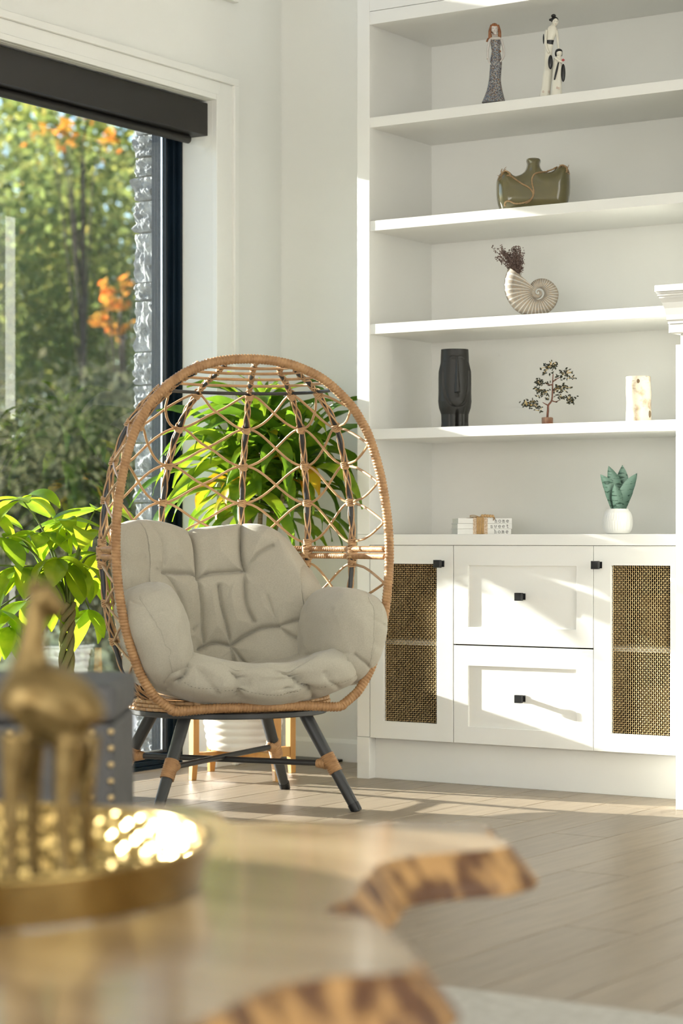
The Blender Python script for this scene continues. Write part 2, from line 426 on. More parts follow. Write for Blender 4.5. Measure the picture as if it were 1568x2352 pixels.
# outside ground
M['lawn'] = P('lawn', (.16, .20, .06), .95, c2=(.09, .11, .045), nscale=2.2, bump=.8, bscale=60)
MB().box(-60, -1.03, -40, 60, -.5, -.35).obj('ground', M['lawn'], kind='structure')
M['deckstone'] = P('terrace_paving', (.34, .33, .31), .8, c2=(.27, .26, .25), nscale=5)
MB().box(-4.2, -1.03, -8, 6, -.349, -.06).obj('floor_terrace', M['deckstone'], kind='structure')
# ------------------------------------------------------------------ built-in wall unit
UL, UR = 0.0, 1.276; UD = .43; IN = .052
U = M['unit']
bc = thing('bookcase', 'tall white built-in bookcase with open shelves above the cabinets', 'bookcase', (UL, 0, 0))
rbox((UL, IN, 0, UD+.025, .8725, 3.6), 'side_panel', U, bc, .0012)
rbox((UR-.012, UR+.012, 0, UD+.025, .8725, 3.6), 'side_panel', U, bc, .0012)
rbox((IN, UR-.012, UD, UD+.025, .8725, 3.6), 'back_panel', U, bc, .0005)
for z1 in (2.358, 1.989, 1.621, 1.2465):
    rbox((IN, UR-.0125, .0032, UD-.0005, z1-.036, z1), 'shelf', U, bc, .001)
rbox((IN, UR-.0125, .001, UD-.0005, 2.689, 2.735), 'header_rail', U, bc, .001)
rbox((IN, UR-.0125, .001, .03, 2.7365, 3.6), 'frieze_panel', U, bc, .001)

ct = rbox((IN+.0006, UR, -.004, UD+.02, .834, .872), 'countertop', U, None, .0015)
tag(ct, 'white countertop running across the base cabinets under the shelves', 'countertop')
st = rbox((UL, IN, 0, .40, .150, .8715), 'trim_3', U, None, .0012, kind='structure')
rbox((UL, IN, -.001, .40, 0, .1485), 'base_block', U, st, .0012)
rbox((IN, UR, .040, .06, 0, .145), 'baseboard_cabinets', U, None, .001, kind='structure')

# woven brass wire
def woven(x0, x1, z0, z1, y):
    m = MB(); p = .00735
    nx = int((x1-x0)/p); nz = int((z1-z0)/p); px = (x1-x0)/nx; pz = (z1-z0)/nz; amp = .0011; w = .00118; seg = 4
    xs = [x0+px*(i+.5) for i in range(nx)]; zs = [z0+pz*(j+.5) for j in range(nz)]
    V = []; Fc = []
    def strip(pts, wid, vertical):
        b0 = len(V); n = len(pts)
        for (x, yy, z) in pts:
            dx, dz = (wid, 0) if vertical else (0, wid)
            V.extend([(x-dx, yy, z-dz), (x, yy-wid*.8, z), (x+dx, yy, z+dz), (x, yy+wid*.8, z)])
        for i in range(n-1):
            for k in range(4):
                Fc.append((b0+i*4+k, b0+i*4+(k+1) % 4, b0+(i+1)*4+(k+1) % 4, b0+(i+1)*4+k))
    for i, x in enumerate(xs):
        pts = []
        for j, z in enumerate(zs):
            s = 1 if (i+j) % 2 else -1; pts += [(x, y+s*amp, z-pz*.22), (x, y+s*amp, z+pz*.22)]
        strip([(x, y, z0)]+pts+[(x, y, z1)], w, True)
    for j, z in enumerate(zs):
        pts = []
        for i, x in enumerate(xs):
            s = -1 if (i+j) % 2 else 1; pts += [(x-px*.22, y+s*amp, z), (x+px*.22, y+s*amp, z)]
        strip([(x0, y, z)]+pts+[(x1, y, z)], w, False)
    return m.add(V, Fc)
def knob(parent, x, y, z):
    k = MB().box(x-.0135, x+.0135, y-.036, y-.022, z-.0135, z+.0135).obj('knob', M['black'], parent, bevel=.0012)
    MB().box(x-.0065, x+.0065, y-.0221, y-.003, z-.0065, z+.0065).obj('knob_neck', M['black'], k)
    MB().box(x-.011, x+.011, y-.003, y+.0005, z-.011, z+.011).obj('knob_plate', M['black'], k)
    return k
def frame_front(x0, x1, z0, z1, a0, a1, b0, b1, y0, y1):
    """slab x0..x1 z0..z1 with a hole a0..a1 b0..b1"""
    m = MB()
    o = [(x0, z0), (x1, z0), (x1, z1), (x0, z1)]; i = [(a0, b0), (a1, b0), (a1, b1), (a0, b1)]
    v = [(p[0], y, p[1]) for y in (y0, y1) for p in o+i]
    f = []
    for k in range(4):
        l = (k+1) % 4
        f += [(k, l, 4+l, 4+k), (8+k, 12+k, 12+l, 8+l), (k, 8+k, 8+l, l), (4+k, 4+l, 12+l, 12+k)]
    return m.add(v, f)
def mesh_cabinet(x0, x1, hx0, hx1, knob_x, label):
    c = thing('cabinet', label, 'cabinet', (0, 0, 0))
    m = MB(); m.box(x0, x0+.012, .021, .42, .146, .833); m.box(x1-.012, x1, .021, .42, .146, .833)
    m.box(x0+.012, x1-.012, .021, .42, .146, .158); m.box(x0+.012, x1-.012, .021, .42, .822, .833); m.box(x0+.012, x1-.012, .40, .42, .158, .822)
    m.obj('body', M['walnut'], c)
    MB().box(x0+.013, x1-.013, .05, .398, .478, .496).obj('inner_shelf', U, c)
    d = frame_front(x0+.0012, x1-.0012, .1475, .8325, hx0, hx1, .209, .768, 0, .0195).obj('door', U, c, bevel=.0008, bseg=1)
    woven(hx0-.006, hx1+.006, .203, .774, .0125).obj('wire_mesh_panel', M['brass'], d, fix=False, kind='stuff', label='woven brass wire mesh')
    knob(d, knob_x, 0, .769)
    return c
mesh_cabinet(.0535, .3975, .111, .330, .3505, 'white cabinet with brass mesh door and black knob behind the egg chair')
mesh_cabinet(.9385, 1.275, 1.003, 1.218, .9605, 'white cabinet with brass mesh door next to the fireplace pilaster')
dc = thing('drawer_cabinet', 'white cabinet with two shaker drawers between the mesh doors', 'cabinet')
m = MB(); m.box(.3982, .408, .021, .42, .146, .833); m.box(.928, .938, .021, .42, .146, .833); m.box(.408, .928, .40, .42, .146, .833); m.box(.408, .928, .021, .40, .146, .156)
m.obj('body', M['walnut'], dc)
for z0, z1, b0, b1, kz in ((.4905, .8325, .551, .764, .659), (.1475, .486, .206, .4165, .311)):
    d = frame_front(.3992, .9375, z0, z1, .4575, .8755, b0, b1, 0, .0195).obj('drawer', U, dc, bevel=.0008, bseg=1)
    MB().box(.452, .881, .0068, .0192, b0-.005, b1+.005).obj('drawer_panel', U, d)
    knob(d, .6675, .0068, kz)
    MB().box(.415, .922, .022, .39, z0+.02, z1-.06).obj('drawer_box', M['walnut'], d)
# things stored behind the mesh doors
def basket(x, y, z, r, h, label, c):
    m = MB(); m.lathe([(r*.85, z), (r, z+h*.3), (r*1.02, z+h), (r*.95, z+h), (r*.9, z+.02)], 20, x, y)
    o = m.obj('storage_basket', c, None, smooth='auto'); tag(o, label, 'basket')
bk = P('basket_brown', (.16, .085, .03), .8, c2=(.06, .03, .012), nscale=30)
basket(1.12, .22, .1585, .10, .20, 'brown basket low inside the right mesh cabinet', bk)
basket(1.10, .22, .4965, .085, .17, 'brown basket on the inner shelf of the right mesh cabinet', bk)
basket(.22, .22, .4965, .09, .16, 'brown basket on the inner shelf of the left mesh cabinet', bk)

# ------------------------------------------------------------------ fireplace surround at the right
fp = thing('fireplace_mantel', 'white fireplace mantel with crown moulding at the right edge', 'mantel', (1.5, -.1, 0))
def fpp(o): o.location = -Vector(fp.location); return o
fpp(rbox((1.346, 2.9, -.20, .455, 0, 1.504), 'chimney_breast', U, fp, .0015))
fpp(rbox((1.335, 1.52, -.212, -.2005, 0, 1.47), 'pilaster', U, fp, .0015))
fpp(rbox((1.3255, 2.95, -.245, .455, 1.5045, 1.533), 'frieze_band', U, fp, .0015))
# crown: swept cove profile (offset, z) with a return on the left end
prof = [(-.01, 1.5335), (.002, 1.5335), (.002, 1.541), (.005, 1.546), (.0065, 1.562), (.010, 1.582), (.016, 1.60), (.0225, 1.614), (.0225, 1.619), (.0265, 1.621), (.0265, 1.626), (.029, 1.628), (.029, 1.6325), (-.01, 1.6325)]
m = MB(); ring = []
for (o_, z) in prof:
    ring.append([(1.3255-o_, .45, z), (1.3255-o_, -.245-o_, z), (2.95, -.245-o_, z)])
fpp(m.grid(ring).obj('crown_moulding', U, fp))
fpp(rbox((1.2925, 3.0, -.278, .455, 1.633, 1.654), 'mantel_shelf', U, fp, .0015))
# ------------------------------------------------------------------ egg chair
CH = np.array([.0755, -.885, 0.]); CHR = math.atan2(.816, .578)
CB = np.array([math.cos(CHR), math.sin(CHR), 0]); CA = np.array([math.sin(CHR), -math.cos(CHR), 0])   # lateral right, facing
def Lw(p):                                   # chair local -> world (arrays ok)
    p = np.asarray(p, float); return CH + p[..., :1]*CB - p[..., 1:2]*CA + p[..., 2:3]*UP
chair = thing('egg_chair', 'rattan egg chair with wrapped hoop, open weave and dark metal legs', 'chair', CH, CHR)
TAU = .05; V0 = .33
WV = np.array([0, .01, .02, .03, .05, .10, .15, .25, .35, .45, .55, .65, .75, .85, .90, .95, 1.0, 1.03, 1.05, 1.07, 1.08, 1.086, 1.088])
WW = np.array([.262, .285, .30, .313, .335, .368, .39, .42, .438, .447, .447, .437, .418, .387, .361, .327, .275, .235, .197, .143, .10, .052, 0])
DV = np.array([0, .1, .2, .45, .65, .75, .85, .95, 1.02, 1.06, 1.08, 1.088])
DD = np.array([.60, .605, .61, .585, .545, .51, .455, .365, .265, .17, .08, 0.])
def hoop_pt(v, sgn=1):
    w = np.interp(v, WV, WW); return np.array([sgn*w, -.30+v*math.sin(TAU), V0+v*math.cos(TAU)])
def shell(phi, z, off=0.):
    v = (z-V0)/math.cos(TAU); w = np.interp(v, WV, WW); D = np.interp(v, DV, DD)
    c, s = math.cos(phi), math.sin(phi); e = .8
    x = (w+off)*math.copysign(abs(c)**e, c); y = (D+off)*max(s, 0)**e
    return np.array([x, -.30+v*math.sin(TAU)+y, z])
def wrapf(pitch, amp): return lambda L, a: 1+amp*abs(math.sin(PI*(L/pitch+a/(2*PI))))
# front hoop
hp = [hoop_pt(v) for v in WV[:-1]]; hl = [hoop_pt(v, -1) for v in WV[::-1]]
loop = [np.array(p) for p in [(-.15, -.302, V0+.006), (.0, -.302, V0+.005), (.15, -.302, V0+.006)]]+hp+hl
loop = catmull(loop, 8, True); loop = resample(np.vstack([loop, loop[0]]), 2600)[:-1]
MB().tube(loop, .0130, 10, closed=True, rf=wrapf(.0100, .20)).obj('front_hoop', M['rattan'], chair, smooth=True, fix=False)
RIBS = [math.radians(a) for a in (21.1, 45.7, 76.3, 103.7, 134.3, 158.9)]
ZB, ZT = .345, V0+1.068*math.cos(TAU)
for ph in RIBS:
    zs_ = np.r_[np.linspace(ZB, 1.25, 40), np.linspace(1.26, ZT, 26)]
    path = [shell(ph, z) for z in zs_]
    # lead the top end onto the hoop
    x_end = math.cos(ph)*.20; vv = np.interp(-abs(x_end), -WW[8:], WV[8:]); he = hoop_pt(vv, math.copysign(1, x_end))
    path = [p for p in path if p[2] < 1.385]+[he*.45+path[-1]*.55+np.array([0, .03, .012]), he]
    path = resample(np.array(catmull(path, 3)), 110)
    r = MB().tube(path, .0075, 8).obj('rib', M['gmetal'], chair, smooth=True)
    m = MB()
    for s_, phs in ((1, 0), (-1, PI), (1, PI*.5), (-1, PI*1.5)):
        hx = []
        L = 0
        for i, p in enumerate(path):
            t = path[min(i+1, len(path)-1)]-path[max(i-1, 0)]; t = t/np.linalg.norm(t)
            n1 = np.cross(t, [1, .2, .1]); n1 /= np.linalg.norm(n1); n2 = np.cross(t, n1)
            if i: L += np.linalg.norm(path[i]-path[i-1])
            a = s_*2*PI*L/(.24 if p[2] < 1.33 else .06)+phs; hx.append(p+(n1*math.cos(a)+n2*math.sin(a))*.0088)
        hx = resample(np.array(hx), 220)
        m.tube(hx, .0030, 5)
    m.obj('cane_wrap', M['rattan_l'], r, smooth=True, fix=False)
# rings of the shell
def ring(z, r, mat, name, wrap=None, p0=2., off=0., n=160):
    pts = [shell(a, z, off) for a in np.radians(np.linspace(p0, 180-p0, 90))]
    pts = resample(np.array(catmull(pts, 2)), n)
    return MB().tube(pts, r, 8, rf=wrap).obj(name, mat, chair, smooth=True, fix=False)
ring(1.328, .0055, M['gmetal'], 'top_ring')
ring(.823, .0082, M['rattan'], 'back_bar', wrapf(.0085, .24), 1, -.004, 1000)
ring(.800, .0082, M['rattan'], 'back_bar', wrapf(.0085, .24), 1, -.004, 1000)
for z in (1.350, 1.368, 1.384, 1.397): ring(z, .0046, M['rattan_l'], 'rung', None, 4)
# woven strands: crossing pairs between neighbouring ribs
LEV_UP = [1.322, 1.218, 1.098, .976, .845]; LEV_LO = [.775, .655, .535, .42]
nodes_phi = [0.0]+RIBS+[PI]
def strand(phA, zA, phB, zB, off):
    pts = []
    for i in range(15):
        t = i/14; ph = phA+(phB-phA)*t; e = t*t*(3-2*t); z = zA+(zB-zA)*(e*1.1-t*.1)
        pts.append(shell(ph, z, off*math.sin(PI*t)))
    MB().tube(pts, .0042, 7).obj('cane_strand', M['rattan_l'], chair, smooth=True, fix=False)
def loop_strand(ph_r, zA, zB, side):
    pts = []
    ph_h = 0.03 if side > 0 else PI-.03
    for i in range(19):
        t = i/18; k = math.sin(PI*t)**.55; ph = ph_r+(ph_h-ph_r)*k; z = zA+(zB-zA)*(t+.10*math.sin(2*PI*t))
        pts.append(shell(ph, z))
    MB().tube(pts, .0042, 7).obj('cane_loop', M['rattan_l'], chair, smooth=True, fix=False)
for lev in (LEV_UP, LEV_LO):
    for za, zb in zip(lev[:-1], lev[1:]):
        for i in range(5):
            strand(RIBS[i], za, RIBS[i+1], zb, .006); strand(RIBS[i], zb, RIBS[i+1], za, -.004)
        loop_strand(RIBS[0], za, zb, 1); loop_strand(RIBS[-1], za, zb, -1)
# knots where strands meet the ribs
km = MB()
for k in range(5):
    t = (k-2)*.0045; km.tube([(math.cos(a)*.0128, math.sin(a)*.0128, t+.002*math.sin(a*2+k)) for a in np.linspace(0, 2*PI, 12, endpoint=False)], .0027, 5, closed=True)
kme = km.mesh('knot'); kme.materials.append(M['rattan_l']); kme.polygons.foreach_set('use_smooth', [True]*len(kme.polygons))
for ph in RIBS:
    for z in LEV_UP+LEV_LO+[.812]:
        p = shell(ph, z); t = shell(ph, z+.01)-shell(ph, z-.01)
        o = put('knot', kme, chair, p, Vector(t).to_track_quat('Z', 'Y').to_euler())
        if z == .812: o.scale = (1.25, 1.25, 1.9)
# woven base rim, round seat panel, metal ring
bm_ = MB()
for row in range(3):
    z = .324+row*.0115; R = .327-.003*abs(row-1)
    nb = 66
    for k in range(nb):
        a0 = 2*PI*(k+(row % 2)*.5)/nb; a1 = a0+2*PI/nb*.9
        q = [(math.cos(a)*(R+.003*math.sin(PI*j/3)), math.sin(a)*(R-.03+.003*math.sin(PI*j/3)), z) for j, a in enumerate(np.linspace(a0, a1, 4))]
        bm_.tube(q, .0062, 6)
rim = bm_.obj('woven_rim', M['rattan_l'], chair, smooth=True, fix=False, kind='stuff')
MB().lathe([(.01, .322), (.295, .321), (.298, .342), (.28, .350), (.01, .335)], 48).obj('seat_panel', M['rattan'], chair, smooth='auto')
MB().lathe([(.25, .300), (.318, .300), (.321, .303), (.321, .316), (.318, .318), (.25, .318), (.25, .300)], 64, capb=False, capt=False).obj('base_ring', M['gmetal'], chair, smooth='auto')
# legs, bindings, stretchers
def loc(w):
    q = np.asarray(w)-CH; return np.array([q@CB, -(q@CA), q[2]])
feet = [loc((.518, -.802, 0)), loc((.136, -1.342, 0)), loc((-.35, -.975, 0)), loc((-.022, -.419, 0))]
mids = []
for ft in feet:
    top = np.array([ft[0]*.60, ft[1]*.60, .302]); d = ft-top
    f_ = lambda t: top+d*t
    lg = MB().tube([f_(0), f_(.1), f_(.5), f_(.93)], [.020, .0205, .019, .0165], 20).obj('leg', M['gmetal'], chair, smooth='auto')
    MB().tube([f_(.92), f_(.985), f_(1.0)], [.0185, .0180, .0165], 20).obj('foot_cap', M['black'], lg, smooth='auto')
    MB().tube([f_(t) for t in np.linspace(.42, .60, 60)], .0205, 14, rf=wrapf(.0065, .14)).obj('leg_binding', M['rattan'], lg, smooth=True, fix=False)
    mids.append(f_(.50))
for a, b_ in ((0, 2), (1, 3)):
    p, q = mids[a]+np.array([0, 0, .004*(1 if a else -1)]), mids[b_]+np.array([0, 0, .004*(1 if a else -1)])
    s = MB().tube([p, q], .0095, 12).obj('stretcher', M['gmetal'], chair, smooth='auto')
    for e, g in ((p, q), (q, p)):
        dd = (g-e)/np.linalg.norm(g-e)
        MB().tube([e+dd*x for x in np.linspace(.018, .048, 24)], np.linspace(.0175, .012, 24), 12, rf=wrapf(.006, .14)).obj('stretcher_binding', M['rattan'], s, smooth=True, fix=False)

# ------------------------------------------------------------------ the cushion, sewn of four puffed pads
cush = thing('chair_cushion', 'beige tufted linen cushion filling the rattan egg chair', 'cushion', CH, CHR)
def seg_dist(X, Y, poly):
    d = np.full(X.shape, 1e9); tt = np.zeros(X.shape); L = 0
    for (x0, y0), (x1, y1) in zip(poly[:-1], poly[1:]):
        dx, dy = x1-x0, y1-y0; l2 = dx*dx+dy*dy+1e-9; t = np.clip(((X-x0)*dx+(Y-y0)*dy)/l2, 0, 1)
        e = np.hypot(X-x0-t*dx, Y-y0-t*dy); d = np.minimum(d, e)
    return d
def crease(X, Y, items):
    """items: (polyline px, depth m, width px[, fade]) -> inward displacement"""
    H = np.zeros(X.shape)
    for it in items:
        poly, dep, wid = it[:3]; poly = [tuple(p) for p in catmull(poly, 4)] if len(poly) > 2 else poly
        d = seg_dist(X, Y, poly); H = np.maximum(H, dep*2.0*(np.exp(-d/(wid*.5))*.50+.50*np.exp(-(d/(wid*5.5))**1.3)))
    return H
def wrinkle(Pt, amp, sc, seed):
    out = np.zeros(Pt.shape[:2])
    for i in range(Pt.shape[0]):
        for j in range(Pt.shape[1]):
            q = Vector(Pt[i, j])*sc; out[i, j] = noise.noise(q+Vector((seed, 0, 0)))*.7+noise.noise(q*2.3+Vector((0, seed, 0)))*.3
    return out*amp
def grid_normals(G):
    du = np.gradient(G, axis=0); dv = np.gradient(G, axis=1); n = np.cross(du, dv); return n/(np.linalg.norm(n, axis=2, keepdims=True)+1e-9)

# back pad: a sheet leaning on the shell, its outline and seams carried over from sight lines to that surface
def yb(x, z): return .215+.22*(z-.91)-1.25*x*x-.5*np.maximum(np.abs(x)-.3, 0)
def on_back(PX, PY):
    d = FW*F_PX + (PX[..., None]-784)*RT + (HY-PY[..., None])*UP
    q = CAM-CH; o = np.array([q@CB, -(q@CA), q[2]]); dl = np.stack([d@CB, -(d@CA), d[..., 2]], -1)
    t = np.full(PX.shape, 7.2/F_PX)
    for _ in range(40):
        p = o+dl*t[..., None]; e = yb(p[..., 0], p[..., 2])-p[..., 1]; t = t+e/(dl[..., 1]+.9*dl[..., 0]*0+1e-9)*.7
    return o+dl*t[..., None]
n = 230
top = resample(catmull([(268, 1212), (285, 1199), (318, 1194), (370, 1202), (423, 1217), (432, 1222), (442, 1215), (500, 1209), (548, 1204), (554, 1207), (562, 1203), (605, 1207), (640, 1222), (675, 1256), (706, 1302), (738, 1356)], 6), n)
bot = resample([(300, 1560), (420, 1590), (560, 1590), (700, 1560), (745, 1540)], n)
lef = resample([(268, 1212), (262, 1300), (275, 1420), (300, 1560)], n)
rig = resample([(738, 1356), (760, 1440), (745, 1540)], n)
S = np.linspace(0, 1, n)[:, None, None]; T = np.linspace(0, 1, n)[None, :, None]
Cn = (1-T)*top[:, None]+T*bot[:, None]+(1-S)*lef[None]+S*rig[None]-((1-S)*(1-T)*top[0]+S*(1-T)*top[-1]+(1-S)*T*bot[0]+S*T*bot[-1])
PX, PY = Cn[..., 0], Cn[..., 1]; B0 = on_back(PX, PY)
s1 = np.abs(2*S[..., 0]-1); t1 = np.abs(2*T[..., 0]-1)
edge = np.sqrt(np.clip(1-s1**7, 0, 1))*np.sqrt(np.clip(1-t1**9, 0, 1))
seams = [
 ([(425, 1212), (430, 1255), (434, 1300), (437, 1337)], .034, 7), ([(437, 1337), (445, 1390), (449, 1450), (455, 1495)], .024, 6),
 ([(553, 1200), (550, 1250), (552, 1290), (560, 1318)], .036, 7), ([(560, 1318), (560, 1370), (567, 1405), (582, 1432)], .022, 7),
 ([(346, 1322), (390, 1325), (420, 1326), (437, 1337)], .026, 6), ([(437, 1337), (462, 1326), (510, 1322), (560, 1318)], .030, 6),
 ([(346, 1322), (342, 1290), (337, 1245), (318, 1200)], .012, 9), ([(346, 1322), (372, 1350), (392, 1392), (402, 1430)], .018, 7), ([(372, 1350), (398, 1390)], .010, 5),
 ([(560, 1318), (585, 1290), (610, 1272), (632, 1262)], .018, 6), ([(565, 1312), (600, 1282), (645, 1250)], .008, 10), ([(548, 1325), (525, 1350), (505, 1390)], .008, 8),
 ([(490, 1355), (496, 1392), (510, 1440), (523, 1488)], .022, 5.5), ([(523, 1488), (560, 1465), (600, 1448), (645, 1443)], .030, 6), ([(645, 1443), (680, 1432), (715, 1425)], .022, 6),
 ([(523, 1488), (480, 1482), (440, 1497)], .028, 6), ([(523, 1488), (532, 1530), (535, 1560)], .022, 6), ([(523, 1488), (560, 1530)], .022, 6),
 ([(645, 1443), (630, 1410), (618, 1378)], .010, 8), ([(645, 1443), (668, 1460), (690, 1470)], .016, 6), ([(420, 1455), (445, 1432)], .012, 5)]
H = crease(PX, PY, seams)
puff = .095*edge*(1-.25*(T[..., 0]))
puff = np.maximum(puff-H*np.minimum(1, edge*1.3), -.03*edge)
nb = grid_normals(B0); nb = nb*np.sign(-nb[..., 1:2]+1e-9)
Fr = B0+nb*(puff+wrinkle(B0, .0035, 16, 3.)*edge)[..., None]
Bk = B0-nb*(.05*edge)[..., None]
m = MB(); m.grid(Fr); m.grid(Bk[:, ::-1]); m.obj('back_pad', M['linen'], cush, smooth=True)

def pad(name, cen, rad, rot, powr, items=(), amp=.003, seed=1., nu=150, nv=110, shape=None, stitch=None):
    """puffed superellipsoid; long poles along local z"""
    U_ = np.linspace(0, 2*PI, nu, endpoint=False)[:, None]; V_ = np.linspace(-PI/2+.001, PI/2-.001, nv)[None]
    f = lambda w, p: np.sign(w)*np.abs(w)**p
    X = rad[0]*f(np.cos(V_), powr[1])*f(np.cos(U_), powr[0]); Y = rad[1]*f(np.cos(V_), powr[1])*f(np.sin(U_), powr[0]); Z = rad[2]*f(np.sin(V_), powr[1])+0*U_
    G = np.stack([X, Y, Z], -1)
    if shape: G = shape(G)
    R = np.array(Matrix.Rotation(rot[2], 3, 'Z') @ Matrix.Rotation(rot[1], 3, 'Y') @ Matrix.Rotation(rot[0], 3, 'X'))
    G = G@R.T+np.array(cen)
    Gc = np.concatenate([G[-1:], G, G[:1]], 0); N_ = grid_normals(Gc)[1:-1]
    if np.mean(np.sum(N_*(G-np.array(cen)), -1)) < 0: N_ = -N_
    W = Lw(G); px, py = proj(W)
    view = CAM-W; Nw = N_[..., :1]*CB-N_[..., 1:2]*CA+N_[..., 2:3]*UP
    facing = np.clip(np.sum(Nw*view, -1)/np.linalg.norm(view, axis=-1)*3+.3, 0, 1)
    disp = wrinkle(G, amp, 15, seed)-(crease(px, py, items)*facing if items else 0)
    pole = np.clip((PI/2-np.abs(V_))/.15, 0, 1)
    G = G+N_*(disp*pole)[..., None]
    m = MB(); m.grid(G, closed_u=True)
    m.f.append(tuple(i*nv for i in range(nu))); m.f.append(tuple(i*nv+nv-1 for i in range(nu)))
    o = m.obj(name, M['linen'], cush, smooth=True)
    return o, G, px, py, facing
def bend_arm(G):
    G = G.copy(); G[..., 0] *= (1+.12*G[..., 2]/.16); return G
arm_r = pad('arm_pad', (.326, -.165, .545), (.102, .198, .156), (0, .18, .10), (.72, .72),
    [([(845, 1365), (861, 1400), (862, 1440), (857, 1490), (850, 1540)], .0035, 3), ([(862, 1420), (890, 1438)], .006, 5), ([(860, 1480), (885, 1490)], .005, 5),
     ([(815, 1505), (840, 1525), (856, 1540)], .012, 5), ([(700, 1505), (760, 1500), (812, 1503)], .006, 6)], .006, 5., shape=bend_arm)
arm_l = pad('arm_pad', (-.296, -.185, .553), (.100, .185, .168), (0, -.28, -.12), (.72, .72),
    [([(318, 1370), (345, 1410), (372, 1455), (390, 1500), (396, 1555)], .0035, 3), ([(345, 1412), (375, 1400)], .005, 6), ([(335, 1390), (300, 1380)], .005, 6), ([(396, 1555), (380, 1572)], .01, 5)], .006, 9., shape=bend_arm)
def seat_shape(G):
    G = G.copy(); x = G[..., 0]/.372; y = G[..., 1]/.262
    up = np.clip(G[..., 2]/.088, -1, 1)
    G[..., 2] += .018*np.maximum(0, np.abs(x)-.25) + np.where(up > 0, -.06*np.clip(1-(x*x*1.2+(y-.1)**2*.9), 0, 1)*up, 0) + .045*x*x
    return G
seat = pad('seat_pad', (.006, -.138, .418), (.372, .262, .090), (0, 0, 0), (.6, .66),
    [([(545, 1535), (556, 1560), (562, 1580), (548, 1612)], .030, 7), ([(665, 1535), (690, 1560), (712, 1590), (722, 1612)], .034, 7),
     ([(640, 1545), (662, 1575), (670, 1600)], .018, 6), ([(455, 1530), (480, 1570), (500, 1600)], .010, 9), ([(600, 1550), (608, 1585)], .008, 7),
     ([(750, 1545), (770, 1575), (790, 1592)], .010, 8), ([(500, 1555), (505, 1590)], .007, 7),
     ([(400, 1570), (440, 1580), (490, 1588), (560, 1597), (660, 1600), (722, 1594), (790, 1570), (850, 1540)], .0035, 3.0),
     ([(425, 1505), (430, 1530), (415, 1560), (400, 1578)], .022, 6), ([(852, 1546), (835, 1520), (812, 1506)], .020, 6)], .005, 2., nu=240, nv=120, shape=seat_shape)
# row of small stitches following each pad's seam
M['thread'] = P('seam_thread', (.16, .14, .11), .9)
def stitches(padt, poly, name='stitch_row'):
    o, G, px, py, fac = padt; pts = resample(catmull(poly, 8), 90); m = MB(); out = []
    ok = fac > .25
    for (x, y) in pts:
        d = np.where(ok, (px-x)**2+(py-y)**2, 1e9); i = np.unravel_index(np.argmin(d), d.shape)
        if d[i] < 150: out.append(G[i])
    q = np.array(out); q = np.array([np.mean(q[max(0, i-2):i+3], 0) for i in range(len(q))])
    off = loc(CAM)-q; off = off/np.linalg.norm(off, axis=1, keepdims=True)*.0022; q = q+off
    q = resample(q, len(q)*2)
    for i in range(0, len(q)-2, 3): m.tube([q[i], q[i+1]], .0006, 4)
    r = m.obj(name, M['thread'], o, fix=False, kind='stuff')
stitches(seat, [(400, 1570), (440, 1580), (490, 1588), (560, 1597), (660, 1600), (722, 1594), (790, 1570), (850, 1540)])
stitches(arm_r, [(845, 1365), (861, 1400), (862, 1440), (857, 1490), (850, 1540)])
stitches(arm_l, [(318, 1370), (345, 1410), (372, 1455), (390, 1500), (396, 1555)])
# ------------------------------------------------------------------ dracaena on a wooden stand
M['drac'] = leaf_mat('dracaena_leaf', [(0, (.03, .095, .01)), (.45, (.085, .20, .014)), (.8, (.22, .36, .025)), (1, (.42, .45, .03))], .5, .32, island=False, nscale=9)
M['drac_y'] = leaf_mat('dracaena_yellow_leaf', [(0, (.36, .42, .03)), (.5, (.55, .42, .02)), (1, (.62, .28, .02))], .5, .4, island=False, nscale=20)
M['cane'] = P('dracaena_cane', (.30, .23, .12), .8, c2=(.18, .13, .07), nscale=20, nstretch=(1, 1, 6), bump=.5)
DRX, DRY = -.372, -.181
stand = thing('plant_stand', 'honey coloured wooden plant stand with four tapered legs behind the chair', 'plant stand', (DRX, DRY, 0))
for a in (0, 1, 2, 3):
    an = math.atan2(-.195, -.074)+a*PI/2; R = .208
    cx, cy = math.cos(an)*R, math.sin(an)*R; tx, ty = -math.sin(an), math.cos(an); nx, ny = math.cos(an), math.sin(an)
    V = []
    for (z, w, t, o) in ((0, .0105, .010, .006), (.10, .016, .012, 0), (.36, .017, .012, 0), (.44, .012, .010, 0)):
        for (su, sv) in ((-1, -1), (1, -1), (1, 1), (-1, 1)):
            V.append((cx+nx*(o+sv*t)+tx*su*w, cy+ny*(o+sv*t)+ty*su*w, z))
    Fc = [(0, 3, 2, 1), (12, 13, 14, 15)]
    for k in range(3):
        for j in range(4): Fc.append((k*4+j, k*4+(j+1) % 4, k*4+4+(j+1) % 4, k*4+4+j))
    MB().add(V, Fc).obj('leg', M['honey'], stand, bevel=.002)
for a in (0, 1):
    an = math.atan2(-.195, -.074)+a*PI/2; c_, s_ = math.cos(an)*.196, math.sin(an)*.196; tx, ty = -math.sin(an)*.014, math.cos(an)*.014
    z0, z1 = (.062, .098) if a == 0 else (.0625, .0975)
    MB().prism([(c_+tx, s_+ty), (-c_+tx, -s_+ty), (-c_-tx, -s_-ty), (c_-tx, s_-ty)], 2, z0, z1).obj('cross_bar', M['honey'], stand, bevel=.002)

